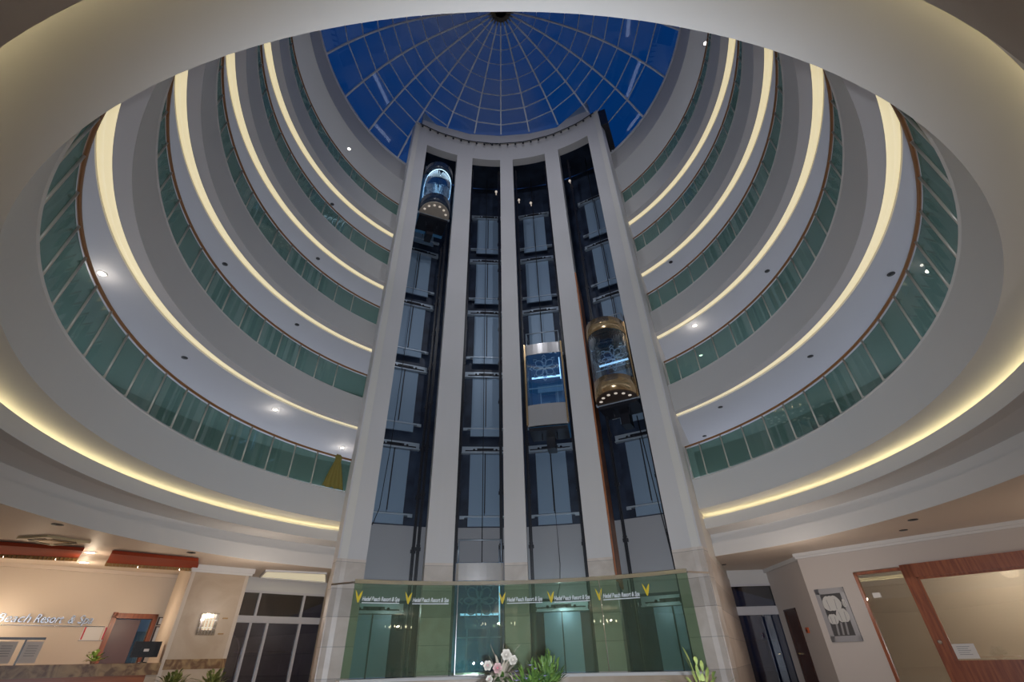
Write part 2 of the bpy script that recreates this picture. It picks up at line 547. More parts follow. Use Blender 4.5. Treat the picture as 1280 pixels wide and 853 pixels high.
# balustrades ---------------------------------------------------------------
F = F0
bal = empty('glass_balustrade', (0, 0, F), '', 'balustrade', 'ring shaped glass balustrades of the galleries')
AZ = [54.2 + 5.6 * j for j in range(45)]
hr = MB()
aE = end_angle(7.8) + .3
hr.tube([RP(7.79, aE + (360 - 2 * aE) * i / 160, F + 1.05) for i in range(161)], 0.032, 8)
obj('handrail', hr, M['handrail'], bal)
edges = [aE + .1, 48.6] + AZ + [306.2, 360 - aE - .1]
for i in range(len(edges) - 1):
    a0, a1 = edges[i] + .12, edges[i + 1] - .12
    g = MB()
    curved_pane(g, lambda L, a: RP((7.805, 7.817)[L], a), a0, a1, 3, F + .03, F + .98)
    obj('glass_panel', g, M['glass'], bal)
for a in edges:
    p = MB()
    p.tube([RP(7.795, a, F - .0), RP(7.795, a, F + 1.03)], 0.022, 6)
    p.box(RP(7.83, a, F + .02), (0.06, 0.06, 0.05), (cos(R_(a)), -sin(R_(a)), 0), (sin(R_(a)), cos(R_(a)), 0))
    p.box(RP(7.83, a, F + .9), (0.045, 0.05, 0.05), (cos(R_(a)), -sin(R_(a)), 0), (sin(R_(a)), cos(R_(a)), 0))
    obj('post', p, M['post'], bal)
bal['label'] = 'green glass balustrade with brown handrail round the lowest gallery'
for k in range(1, 5):
    c = copy_tree(bal)
    c.location = (0, 0, F0 + PITCH * k)
    c['label'] = 'green glass balustrade with brown handrail round the %s gallery' % ['', 'second', 'third', 'fourth', 'topmost'][k]

# ceiling spots in the galleries --------------------------------------------
def spot(name, p, on, label, group, parentless=True, r=0.06, power=0, color=(1, .9, .78)):
    root = empty(name, p, label, 'ceiling light' if on else 'ceiling fitting', group)
    b = MB().lathe([(r * 1.35, 0.004), (r * 1.35, -0.012), (r, -0.016), (r * .95, -0.004)], p, 18)
    obj('bezel', b, M['white'] if on else M['spotoff'], root)
    l = MB().lathe([(r * .9, -0.012), (r * .9, -0.018)], p, 18)
    obj('lamp', l, M['spoton'] if on else M['spotoff'], root)
    if power:
        q = point_light('lamp_light', (p[0], p[1], p[2] - .3), power, color, .05)
    return root

SP = [(0, 8.67, -106.2, 1, 'far left by the brown handrail'), (0, 8.7, -62.6, 1, 'left of the lift block'),
      (0, 9.98, -42.5, 1, 'in the left corner against the lift block'), (0, 8.7, -84.6, 0, 'left, between the two lit spots'),
      (0, 8.67, 97.7, 0, 'far right side'), (0, 8.7, 75.5, 0, 'right middle'), (0, 8.62, 53.0, 0, 'right, near the lift block'), (0, 10.4, 42.8, 0, 'right corner against the lift block'),
      (1, 8.61, -85.7, 0, 'far left'), (1, 8.62, -63.9, 0, 'left, nearer the lift block'), (1, 8.61, 75.3, 0, 'right'), (1, 8.42, 53.7, 1, 'right, beside the lift block'),
      (2, 8.56, -64.0, 0, 'left of the lift block'), (2, 8.28, 53.0, 0, 'right of the lift block'), (3, 8.59, -64.6, 0, 'left of the lift block')]
CEILN = ['lowest gallery ceiling', 'second gallery ceiling', 'third gallery ceiling', 'fourth gallery ceiling']
for k, R, a, on, w in SP:
    z = F0 + PITCH * (k + 1) - 1.0
    spot('downlight' if on else 'ceiling_sensor', RP(R, a, z), on, ('lit downlight in the %s, ' if on else 'small black fitting in the %s, ') % CEILN[k] + w, 'downlights of the gallery ceilings' if on else 'black fittings of the gallery ceilings', r=.075 if on else .058, power=4 if on else 0)
# a few lit spots behind the glass of the upper galleries
for k, a, w in ((1, -118, 'far left'), (2, -122, 'far left'), (3, -101, 'left'), (3, -47, 'left corner by the lift block'), (1, 47, 'right corner by the lift block'), (4, -66, 'left'), (4, 92, 'right')):
    z = F0 + PITCH * (k + 1) - 1.0 if k < 4 else 21.88
    R = 10.4 if k != 4 else 8.3
    spot('downlight', RP(R, a, z), True, 'lit white downlight deep in the %s gallery, %s' % (LEV[k], w), 'downlights deep in the galleries', r=.07)

# yellow cloth hanging on the lowest balustrade next to the lift block
mb = MB(); nn = 14
a_c = -48.6
c0 = Vector(RP(7.765, a_c, 0)); tx = Vector((cos(R_(a_c)), -sin(R_(a_c)), 0)); nx = Vector((sin(R_(a_c)), cos(R_(a_c)), 0))
rows = [(F0 + 1.10, .07), (F0 + 1.02, .12), (F0 + .9, .10), (F0 + .6, .2), (F0 + .3, .29), (F0 + .02, .36)]
vs = []
for z, w in rows:
    for i in range(nn + 1):
        u = (i / nn - .5) * 2
        vs.append(c0 + tx * (u * w) + nx * (-0.03 - .035 * sin(i * 2.1) * (w / .3)) + Vector((0, 0, z + .02 * sin(i * 1.3))))
mb.add(vs, [(r * (nn + 1) + i, r * (nn + 1) + i + 1, (r + 1) * (nn + 1) + i + 1, (r + 1) * (nn + 1) + i) for r in range(len(rows) - 1) for i in range(nn)], True)
o = obj('draped_cloth', mb, M['cloth']); sm = o.modifiers.new('thickness', 'SOLIDIFY'); sm.thickness = .012
tag(o, 'yellow cloth draped over the lowest handrail beside the lift block', 'cloth')

# ------------------------------------------------------------------ lift block
PIERS = [(-36.0, -30.6), (-19.2, -13.5), (-3.1, 1.6), (13.75, 18.85), (30.4, 36.0)]
SHAFT = [(-30.6, -19.2), (-13.5, -3.1), (1.6, 13.75), (18.85, 30.4)]
ZM, ZO, ZT, ZP = 3.8, 23.15, 24.55, 25.45


def arc_prism(mb, r0, r1, a0, a1, z0, z1, n=4):
    for i in range(n):
        b0 = a0 + (a1 - a0) * i / n; b1 = a0 + (a1 - a0) * (i + 1) / n
        mb.prism([BP(r0, b0), BP(r0, b1), BP(r1, b1), BP(r1, b0)], z0, z1)
    return mb


for i, (a, b) in enumerate(PIERS):
    struct('wall_lift_block', arc_prism(MB(), 8.0, 8.4, a, b, ZM, ZO), M['pier'])
    struct('wall_lift_block', arc_prism(MB(), 7.985, 8.4, a, b, ZF, ZM), M['marble'])
top = arc_prism(MB(), 8.0, 8.4, -36, 36, ZO, ZT, 40)
arc_prism(top, 7.93, 8.4, -36, 36, ZT, ZT + .07, 40)
# parapet above the cornice, its outer facets rising
fac = [(-33.5, 26.0), (-28.2, 25.35), (-15, 25.42), (-3, 25.5), (8.5, 25.42), (19.5, 25.25), (32.5, 26.2)]
for (a0, z0), (a1, z1) in zip(fac[:-1], fac[1:]):
    p = [BP(8.06, a0), BP(8.06, a1), BP(8.3, a1), BP(8.3, a0)]
    vs = [(q[0], q[1], ZT + .05) for q in p] + [(p[0][0], p[0][1], z0), (p[1][0], p[1][1], z1), (p[2][0], p[2][1], z1), (p[3][0], p[3][1], z0)]
    top.add(vs, [(3, 2, 1, 0), (4, 5, 6, 7), (0, 1, 5, 4), (2, 3, 7, 6), (1, 2, 6, 5), (3, 0, 4, 7)])
struct('wall_lift_block', top, M['pier'])
for s_ in (-1, 1):
    w = MB(); wm = MB(); ww = MB()
    c = Vector((CORN.x * s_, CORN.y)); d = Vector((SD.x * s_, SD.y)); nn_ = Vector((d.y, -d.x)) * s_
    e1 = c + d * 8.6
    e2 = c + d * 7.4
    ins = -nn_ * .25
    w.prism([tuple(c), tuple(e1), tuple(e1 + ins), tuple(c + ins)], ZM, 24.5)
    wm.prism([tuple(c + nn_ * .02), tuple(e2 + nn_ * .02), tuple(e2 + ins), tuple(c + ins)], ZF, ZM)
    struct('wall_lift_block', w, M['sidepaint'])
    struct('wall_lift_block', wm, M['marble'])

# shafts: radial partitions, back wall, roof
for i, a in enumerate((-33.2, -16.35, -0.75, 16.3, 33.2)):
    wd = MB()
    wdt = [2.0, 2.2, 1.8, 2.0, 2.0][i]
    if i in (0, 4):
        sg_ = -1 if i == 0 else 1
        wd.prism([BP(8.4, sg_ * 31.2), BP(8.4, sg_ * 34.2), BP(10.3, sg_ * 31.05), BP(10.3, sg_ * 30.6)], ZF, 23.9)
    else:
        wd.prism([BP(8.4, a - wdt), BP(8.4, a + wdt), BP(10.35, a + wdt * .55), BP(10.35, a - wdt * .55)], ZF, 23.9)
    struct('wall_shaft', wd, M['navy'])
for a_ in (-23.9, -7.0, 6.7, 23.7):
    q_ = (cos(R_(a_)), -sin(R_(a_)), 0); m_ = (sin(R_(a_)), cos(R_(a_)), 0)
    for z0_, z1_, mm_, rr_ in ((5.3, 23.9, 'navy', 10.40), (3.1, 5.3, 'shaftgrey', 10.38), (ZF, 3.1, 'navy', 10.40)):
        w0 = 1.32 if abs(a_) > 10 else 1.22
        struct('wall_shaft_back', MB().box(BP(rr_ + .05, a_, (z0_ + z1_) / 2), (2 * w0, .1, z1_ - z0_), q_, m_), M[mm_])
struct('ceiling_shaft', arc_prism(MB(), 8.3, 10.4, -31.3, 31.3, 23.9, 24.0, 24), M['navy'])
# orange brown cladding on the left cheek of the right hand shaft
mb = MB()
mb.prism([BP(8.02, 18.87), BP(8.02, 19.25), BP(10.0, 18.0), BP(10.0, 17.6)], 3.2, 14.5)
struct('trim_14', mb, M['duct'])

DOORA = [-25.7, -7.0, 6.7, 25.3]
SHN = ['leftmost', 'second', 'third', 'rightmost']
def landing_door():
    """local frame: x along the wall, -y towards the atrium, z up from the sill"""
    root = empty('landing_door', (0, 0, 0), '', 'lift door', 'steel landing doors seen from inside the shafts')
    for s_ in (-1, 1):
        p = MB().box((s_ * .285, -.07, 1.14), (.55, .04, 2.2))
        p.box((s_ * .285, -.095, 1.14), (.30, .012, 2.1))
        obj('door_panel', p, M['doorsteel'], root, world=False)
        j = MB().box((s_ * .72, -.03, 1.14), (.24, .05, 2.25))
        j.box((s_ * .585, -.05, 1.14), (.03, .07, 2.25))
        obj('jamb', j, M['navy'], root, world=False)
    h = MB().box((0, -.1, 2.42), (1.75, .10, .22)); h.box((0, -.13, 2.28), (1.78, .16, .035))
    obj('header', h, M['railsteel'], root, world=False)
    op = MB().box((0, -.17, 2.36), (1.5, .05, .035)); op.box((0, -.18, 2.40), (.62, .06, .08))
    for x in (-.42, -.18, .18, .42): op.lathe([(.045, -.02), (.045, .02)], (x, -.2, 2.38), 10, (1, 0, 0), (0, 0, 1), (0, 1, 0))
    op.box((0, -.12, 1.2), (.035, .05, 2.2))
    obj('door_operator', op, M['black'], root, world=False)
    s1 = MB().box((0, -.10, -.02), (1.72, .16, .05)); s1.box((-.78, -.16, -.07), (.16, .06, .07)); s1.box((.78, -.16, -.07), (.16, .06, .07))
    obj('sill', s1, M['railsteel'], root, world=False)
    ap = MB().box((0, -.13, -.19), (1.16, .02, .30)); ap.box((0, -.15, -.33), (1.16, .05, .02))
    obj('apron', ap, M['doorsteel'], root, world=False)
    return root

proto = landing_door()
first = True
for si in range(4):
    for k in range(5):
        o = proto if first else copy_tree(proto)
        first = False
        z = 5.65 + PITCH * k - .02
        a = DOORA[si]
        o.location = BP(10.32, a, z); o.rotation_euler = (0, 0, -R_(a))
        o['label'] = 'blue grey steel landing door in the %s lift shaft at the %s gallery' % (SHN[si], LEV[k])
# ground floor lift doors behind the lobby glass
for si in (0, 2, 3):
    o = copy_tree(proto)
    o.location = BP(10.32, DOORA[si], ZF + .02); o.rotation_euler = (0, 0, -R_(DOORA[si]))
    o['label'] = 'steel lift door at ground level behind the lobby glass, %s shaft' % SHN[si]

# guide rails and cables ----------------------------------------------------
def guide_rail(r, a, z0, z1, label, m=None):
    root = empty('guide_rail', BP(r, a, z0), label, 'guide rail', 'vertical steel guide rails in the lift shafts')
    t = (cos(R_(a)), -sin(R_(a)), 0); nr = (sin(R_(a)), cos(R_(a)), 0)
    mb = MB().box(BP(r, a, (z0 + z1) / 2), (.10, .02, z1 - z0), t, nr)
    mb.box(BP(r - .04, a, (z0 + z1) / 2), (.02, .09, z1 - z0), t, nr)
    obj('rail', mb, M['black'], root)
    z = z0 + .6
    while z < z1:
        b = MB().box(BP(r + .05, a, z), (.16, .06, .10), t, nr)
        b.box(BP(r + .02, a, z + .09), (.12, .05, .05), t, nr)
        obj('bracket', b, M['black'], root)
        z += 1.64
    return root

for r, a, z1, lb in ((8.95, -20.0, 23, 'right side of the leftmost shaft, front one'), (9.35, -20.6, 17.6, 'right side of the leftmost shaft, rear one'),
                     (8.6, -12.9, 23, 'left side of the second shaft'), (8.6, -3.7, 23, 'right side of the second shaft'),
                     (8.6, 2.3, 23, 'left side of the third shaft'), (8.6, 12.9, 23, 'right side of the third shaft'),
                     (8.7, 20.9, 23, 'left side of the rightmost shaft'), (8.5, 29.6, 12, 'right side of the rightmost shaft')):
    guide_rail(r, a, ZF, z1, 'black steel guide rail, ' + lb)

def cable(pts, label, r=.012):
    mb = MB().tube(pts, r, 6)
    o = obj('hanging_cable', mb, M['wirecable'])
    tag(o, label, 'cable', 'black cables hanging in the lift shafts')

cable([BP(9.9, -26.5, 17.5), BP(9.85, -26.6, 12), BP(9.75, -26.9, 8), BP(9.6, -27.6, 5.6), BP(9.5, -28.6, 5.05), BP(9.5, -29.2, 5.15)], 'thin black cable swinging down left of centre in the leftmost shaft')
cable([BP(9.8, -7.6, 23.92), BP(9.8, -7.6, 12), BP(9.8, -7.4, 3.2)], 'straight black cable in the second shaft', .015)
cable([BP(9.8, 6.9, 8.2), BP(9.8, 7.0, 6), BP(9.8, 7.2, 4), BP(9.8, 6.9, 3.4), BP(9.8, 6.2, 3.05)], 'black cable curling at its foot in the third shaft')
cable([BP(9.8, 6.9, 23.92), BP(9.8, 6.9, 11.6)], 'straight black cable above the lift car in the third shaft', .018)
cable([BP(9.2, 26.8, 8.3), BP(9.3, 27.5, 5.5), BP(9.3, 28.3, 3.2), BP(9.3, 29.2, .8)], 'black cable slanting down right in the rightmost shaft', .015)
cable([BP(9.6, 25.6, 23.92), BP(9.6, 25.6, 11.9)], 'straight black cable above the lift car in the rightmost shaft', .018)

# small lamps at the heads of the shafts
for r, a, z, lb in ((8.6, -4.6, 21.3, 'top right of the second shaft'), (8.9, 6.8, 20.6, 'top of the third shaft'), (8.7, 3.0, 20.7, 'top left of the third shaft'), (8.5, 20.8, 21.0, 'top left of the rightmost shaft')):
    mb = MB().lathe([(.05, .05), (.065, 0), (.055, -.04), (.02, -.06)], BP(r, a, z), 14)
    mb.box(BP(r + .1, a, z + .05), (.05, .25, .04), (cos(R_(a)), -sin(R_(a)), 0), (sin(R_(a)), cos(R_(a)), 0))
    tag(obj('bulkhead_lamp', mb, M['spotdisc']), 'small pale bulkhead lamp at the ' + lb, 'lamp', 'bulkhead lamps in the shaft heads')

# cornice spotlight rail
root = empty('spotlight_rail', BP(7.9, 0, ZT), 'dark wire rail of little spotlights hanging under the top edge of the lift block', 'light rail')
obj('rail', MB().tube([BP(7.9, -34.5 + 69 * i / 40, ZT - .03 + .015 * sin(i)) for i in range(41)], .028, 6), M['black'], root)
for i in range(23):
    a = -33.8 + i * 3.05
    l = MB().tube([BP(7.9, a, ZT - .03), BP(7.87, a + .1, ZT - .20), BP(7.80, a + .2, ZT - .34)], [.025, .035, .055], 6)
    obj('lamp_head', l, M['black'], root)
mb = MB().tube([BP(7.88, -9.5 + .55 * i, ZT - .12 + .07 * sin(i * 1.9)) for i in range(12)], .02, 6)
obj('wire_coil', mb, M['black'], root, label='tangled black wire')

# ------------------------------------------------------------------ lift cars
def flower_panel(mb, c, ax, ay, az, s):
    """etched rosette: eight looping petals"""
    for k in range(8):
        a = k * pi / 4
        d = ax * cos(a) + az * sin(a); t = az * cos(a) - ax * sin(a)
        pts = []
        for i in range(13):
            u = i / 12 * 2 * pi
            pts.append(c + d * (s * (.42 + .30 * -cos(u))) + t * (s * .17 * sin(u) * (1.3 if k % 2 else .8)))
        mb.tube(pts[:-1], s * .035, 5, closed=True)
        mb.tube([c + d * (s * .78) + t * (s * .12), c + d * (s * .95), c + d * (s * .78) - t * (s * .12)], s * .04, 5)
    mb.tube([c + (ax * cos(q) + az * sin(q)) * s * .12 for q in [2 * pi * i / 10 for i in range(10)]], s * .05, 5, closed=True)


def lift_car(name_label, si, z, round_front, under, band, arch):
    a = {0: -25.2, 1: -8.1, 2: 7.8, 3: 24.9}[si]
    root = empty('lift_car', BP(8.05, a, z), name_label, 'lift')
    o = Vector(BP(8.05, a, 0)); tx = Vector((cos(R_(a)), -sin(R_(a)), 0)); nb = Vector((sin(R_(a)), cos(R_(a)), 0)); up = Vector((0, 0, 1))
    HW = .68
    def P(x, y, zz): return o + tx * x + nb * y + up * (z + zz)
    n = 20
    if round_front:
        arc = [(-HW * cos(pi * i / n), -.80 * sin(pi * i / n)) for i in range(n + 1)]
    else:
        arc = [(-HW, .0), (-HW, -.04), (-HW + .08, -.08)] + [(x / 10 * (HW - .08), -.08 - .035 * cos(x / 10 * pi / 2)) for x in range(-9, 10, 3)] + [(HW - .08, -.08), (HW, -.04), (HW, 0)]
    def band_mesh(z0, z1, off=0.0, th=.03):
        mb = MB(); m = len(arc)
        vs = []
        for (x, y) in arc:
            l = math.hypot(x, y) or 1
            k0 = 1 + off / l if round_front else 1
            yy = y - (off if not round_front else 0)
            for zz in (z0, z1):
                vs.append(P(x * k0, yy * k0, zz)); vs.append(P(x * (k0 - th / l), yy * (k0 - th / l) + (th if not round_front else 0), zz))
        fs = []
        for i in range(m - 1):
            b = i * 4; c = b + 4
            fs += [(b, c, c + 2, b + 2), (b + 1, b + 3, c + 3, c + 1), (b, b + 1, c + 1, c), (b + 2, c + 2, c + 3, b + 3)]
        fs += [(0, 2, 3, 1), (4 * m - 4, 4 * m - 3, 4 * m - 1, 4 * m - 2)]
        return mb.add(vs, fs, round_front)
    H = 2.95 if round_front else 3.35
    b0, b1 = (.04, .62) if round_front else (.0, .78)
    t0, t1 = (2.45, 2.95) if round_front else (2.85, 3.3)
    obj('lower_band', band_mesh(b0, b1, .02), band, root)
    obj('upper_band', band_mesh(t0, t1, .02), band, root)
    obj('glass_front', band_mesh(b1, t0, 0.0, .012), M['cabglass'], root)
    # floor disc and underside
    poly = [tuple((o + tx * x + nb * y)[:2]) for x, y in arc]
    fl = MB().prism(poly, z, z + .05)
    u = obj('underside', fl, under, root)
    if round_front:
        for i in range(6):
            q = pi * (.14 + .72 * i / 5)
            c = P(-HW * .78 * cos(q), -.80 * .78 * sin(q), -.006)
            obj('spot_disc', MB().lathe([(.055, .01), (.055, -.008), (.03, -.014)], c, 14), M['spotdisc'], u)
        obj('edge_bar', MB().box(P(0, .02, .02), (HW * 2 + .1, .06, .10), tx, nb), M['railsteel'], root)
    body = MB()
    body.box(P(0, .62, .06), (1.36, 1.2, .10), tx, nb); body.box(P(0, .62, H - .08), (1.36, 1.2, .12), tx, nb)
    body.box(P(-.66, .62, H / 2), (.05, 1.2, H - .1), tx, nb); body.box(P(.66, .62, H / 2), (.05, 1.2, H - .1), tx, nb)
    body.box(P(0, 1.2, H / 2), (1.36, .05, H - .1), tx, nb)
    obj('cabin_body', body, M['cabblue'] if si in (0, 1, 2) else M['cabdark'], root)
    top = MB().prism([tuple((o + tx * x * .97 + nb * y * .97)[:2]) for x, y in arc], z + t1 - .12, z + t1 - .05)
    obj('roof', top, M['cabdark'], root)
    fp = MB(); flower_panel(fp, P(0, .45 if round_front else .12, t0 - .47), tx, nb, up, .58)
    obj('etched_rosette', fp, M['cabpattern'], root)
    inn = MB()
    inn.box(P(-.30, 1.1, b1 + .55), (.04, .04, 1.1), tx, nb); inn.box(P(.34, 1.1, b1 + .55), (.04, .04, 1.1), tx, nb)
    inn.box(P(.02, 1.1, b1 + 1.1), (.68, .04, .04), tx, nb); inn.box(P(0, .1, b1 + .75), (1.2, .03, .03), tx, nb)
    obj('inner_frame', inn, M['cabpattern'], root)
    pn = MB()
    pn.box(P(.42, 1.15, b1 + .6), (.34, .03, 1.15), tx, nb); pn.box(P(-.12, 1.15, b1 + .45), (.30, .03, .5), tx, nb); pn.box(P(.1, .9, t0 - .95), (.95, .02, .28), tx, nb)
    obj('wall_panel', pn, M['doorsteel'], root)
    lt = MB()
    if arch:
        pts = [P(-.60, -.05, .75)] + [P(-.62, -.1, 1.2), P(-.62, -.1, 1.7)]
        pts += [P(-.62 * cos(pi * i / 14), -.12 - .70 * sin(pi * i / 14), 1.75 + .62 * sin(pi * i / 14) ** .7) for i in range(15)]
        pts += [P(.60, -.12, 1.4), P(.48, -.3, .9), P(.40, -.5, .66)]
        lt.tube(pts, .016, 6)
    else:
        lt.box(P(.02, .3, t0 - .78), (1.05, .05, .05), tx, nb)
        if not round_front: lt.box(P(.56, .1, b1 + 1.5), (.03, .03, .9), tx, nb)
    obj('light_tube', lt, M['coolled'], root)
    gr = MB()
    for x in (-.62, .62):
        gr.tube([P(x, .1, H), P(x, .1, H + .62)], .02, 6)
        gr.tube([P(x, .1, H + .60), P(x, 1.0, H + .60)], .018, 6); gr.tube([P(x, 1.0, H), P(x, 1.0, H + .62)], .02, 6)
    gr.tube([P(-.62, .1, H + .60), P(.62, .1, H + .60)], .02, 6)
    obj('roof_guard_rail', gr, M['railsteel'], root)
    hang = MB().box(P(0, .9, -.28), (.30, .5, .5), tx, nb); hang.box(P(0, .45, -.08), (1.3, .9, .12), tx, nb)
    for x in (-.25, .25): hang.tube([P(x, .3, -.14), P(x, .3, -.38)], .02, 6)
    obj('buffer_gear', hang, M['black'], root)
    if si == 2:
        for sx in (-1, 1):
            obj('corner_post', MB().box(P(sx * (HW + .005), -.03, 1.7), (.06, .1, 3.3), tx, nb), M['gold'], root)
    if si == 3:
        obj('corner_post', MB().box(P(HW + .02, -.04, 1.5), (.05, .08, 3.0), tx, nb), M['gold'], root)
    return root

lift_car('round glass lift car high in leftmost shaft, outlined by a blue white light', 0, 18.1, True, M['cabunder'], M['cabdark'], True)
lift_car('flat fronted steel and glass lift car halfway up the third shaft', 2, 7.95, False, M['cabdark'], M['steel'], False)
lift_car('round lift car with gold bands halfway up the rightmost shaft', 3, 8.4, True, M['cabunder_dark'], M['gold'], False)
lift_car('flat fronted lift car standing at ground level behind the lobby glass', 1, ZF + .05, False, M['cabdark'], M['steel'], False)

# ------------------------------------------------------------------ glass dome
def dz(r): return 27.45 - .0425 * r * r - 5.07e-4 * r ** 4
RA = [-91.9, -77.8, -64.1, -49.8, -35.0, -19.5, -4.0, 12.8, 29.5, 46.3, 62.8, 77.5]
RA += [77.5 + 14.66 * i for i in range(1, 13)]


def r_end(a):
    """where the dome meets the front of the lift block, else the base ring"""
    x = abs((a + 180) % 360 - 180)
    if x > 40.5: return 7.62
    lo, hi = 4.0, 7.62
    for _ in range(30):
        m = (lo + hi) / 2
        px, py = RP(m, x)
        if math.hypot(px - BC[0], py - BC[1]) < 8.06: lo = m
        else: hi = m
    return lo


dome = empty('glass_dome', (0, 0, 23.2), 'glass dome with pale radiating ribs over the round atrium, dusk sky behind', 'dome')
gm = MB()
rad = [.45, 1.1, 1.75, 2.4, 3.1, 3.78, 4.43, 5.04, 5.66, 6.26, 6.85, 7.62]
RB = RA + [RA[0] + 360]
for i in range(24):
    a0, a1 = RB[i], RB[i + 1]
    e0, e1 = r_end(a0), r_end(a1)
    for j in range(len(rad) - 1):
        q = []
        for a, e_, r in ((a0, e0, rad[j]), (a1, e1, rad[j]), (a1, e1, rad[j + 1]), (a0, e0, rad[j + 1])):
            rr = min(r, e_)
            q.append(RP(rr, a, dz(rr) + .02))
        if rad[j] < max(e0, e1): gm.add(q, [(0, 1, 2, 3)])
g = obj('glazing', gm, M['domeglass'], dome)
sm = g.modifiers.new('thickness', 'SOLIDIFY'); sm.thickness = .012
for i in range(24):
    a = RA[i]; e_ = r_end(a) + (0.0 if r_end(a) > 7.6 else .05)
    rb = MB()
    rs = [.42 + (e_ - .42) * t / 12 for t in range(13)]
    for r0, r1 in zip(rs[:-1], rs[1:]):
        p0, p1 = RP(r0, a, dz(r0) - .04), RP(r1, a, dz(r1) - .04)
        rb.bar(p0, p1, .065, .10)
    obj('rib', rb, M['rib'], dome)
for j in range(1, len(rad) - 1):
    pm = MB(); r = rad[j]
    for i in range(24):
        a0, a1 = RB[i], RB[i + 1]
        if r > min(r_end(a0), r_end(a1)) + .02: continue
        pm.bar(RP(r, a0, dz(r) - .01), RP(r, a1, dz(r) - .01), (.038 if j > 4 else .018), .05)
    obj('glazing_bar', pm, M['rib'], dome)
oc = MB().lathe([(.50, 27.30), (.50, 27.42), (.30, 27.42), (.30, 27.30)], (0, 0, 0), 32)
for i in range(24):
    oc.bar(RP(.42, RA[i], 27.26), RP(.62, RA[i], 27.26), .04, .05)
obj('crown_ring', oc, M['ribdark'], dome)
obj('base_ring', ring_mesh([(7.56, 23.18), (7.56, 23.30), (7.72, 23.30), (7.72, 23.18)], 120, closed_prof=True), M['rib'], dome)
mb = MB()
mb.prism([tuple(CORN - SD * 0), tuple(CORN + SD * 3.4), tuple(CORN + SD * 3.4 + Vector((.18, -.05))), tuple(CORN + Vector((.35, -.1)))], 23.3, 24.6)
struct('wall_dome_gap', mb, M['black'])  # black block filling the gap between lift block and dome

# ------------------------------------------------------------------ lobby walls
def wall_frame(p0, d):
    """p0: (x,y); d: unit (x,y) along the wall. returns P(u, off, z); +off = into the room (towards the camera)"""
    d = Vector((d[0], d[1], 0)).normalized()
    nrm = Vector((d.y, -d.x, 0))
    if nrm.dot(Vector((CAM.x - p0[0], CAM.y - p0[1], 0))) < 0: nrm = -nrm
    o = Vector((p0[0], p0[1], 0))
    def P(u, off, z): return o + d * u + nrm * off + Vector((0, 0, z))
    return P, d, nrm


def rect(mb, P, d, nrm, u0, u1, z0, z1, off0, off1):
    c = P((u0 + u1) / 2, (off0 + off1) / 2, (z0 + z1) / 2)
    return mb.box(c, (abs(u1 - u0), abs(off1 - off0), z1 - z0), d, nrm)


def strct_wall(name, P, d, n_, u0, u1, z0, z1, m, th=.2):
    return struct(name, rect(MB(), P, d, n_, u0, u1, z0, z1, -th, 0), m)

# reception wall, 45 degrees; u increases towards the lift block
PL, dL, nL = wall_frame((-13.04, 5.86), (S2, S2))
DU0, DU1 = 1.0, 1.93
for u0, u1, z0, z1 in ((-10.5, DU0, ZF, ZC), (DU0, DU1, 2.85, ZC), (DU1, 2.62, ZF, ZC)):
    strct_wall('wall_reception', PL, dL, nL, u0, u1, z0, z1, M['warmwall'])
# back office behind the open door
struct('wall_back_office', rect(MB(), PL, dL, nL, -1.5, 4.0, ZF, 3.3, -1.9, -1.8), M['bluewall'])
cur = MB()
for i in range(9):
    u = 1.75 + i * .045
    cur.tube([PL(u, -1.3 + .03 * (i % 2), ZF + .2), PL(u, -1.3 + .03 * (i % 2), 2.55)], .025, 6)
tag(obj('curtain', cur, M['curtain']), 'pale blue curtain seen through the open reception office door', 'curtain')
d1 = struct('door_1', rect(MB(), PL, dL, nL, DU0 - .12, DU0, ZF, 2.97, -.22, .05), M['wood'])
fr = MB(); rect(fr, PL, dL, nL, DU0 - .12, DU1 + .12, 2.82, 2.95, -.22, .05); rect(fr, PL, dL, nL, DU1, DU1 + .12, ZF, 2.95, -.22, .05)
obj('door_frame', fr, M['wood'], d1)
lf = MB(); rect(lf, PL, dL, nL, DU0 + .01, DU0 + .66, ZF + .02, 2.80, -.20, -.15)
leaf = obj('door_leaf', lf, M['doorleaf'], d1)
obj('door_handle', MB().box(PL(DU0 + .58, -.12, 1.5), (.14, .05, .03), dL, nL), M['chrome'], leaf)

# marble clad pillar face standing out from the reception wall
PP, dP, nP = wall_frame((-9.68, 5.63), (S2, S2))
struct('wall_marble_pillar', rect(MB(), PP, dP, nP, 0, 1.5, 1.73, ZC, -.35, 0), M['marble_plain'])
struct('wall_marble_pillar', rect(MB(), PP, dP, nP, 0.0, 1.5, ZF, 1.50, -.35, 0), M['marble_plain'])
struct('wall_marble_pillar', rect(MB(), PP, dP, nP, -.02, 1.5, 1.50, 1.73, -.35, .015), M['marble_brown'])
struct('wall_pillar_side', rect(MB(), PP, dP, nP, -.10, 0.0, ZF, ZC, -2.0, .01), M['warmwall'])
struct('wall_pillar_side', rect(MB(), PP, dP, nP, 1.40, 1.5, ZF, ZC, -2.3, -.0), M['warmwall'])
cm = MB(); rect(cm, PP, dP, nP, -.14, 1.62, ZC - .14, ZC, -.3, .07); rect(cm, PP, dP, nP, -.12, 1.58, ZC - .20, ZC - .13, -.3, .035)
struct('trim_7', cm, M['white'])
rc = MB(); rect(rc, PL, dL, nL, -10, 2.5, ZC - .10, ZC, 0, .08)
struct('trim_8', rc, M['lobbyceil'])

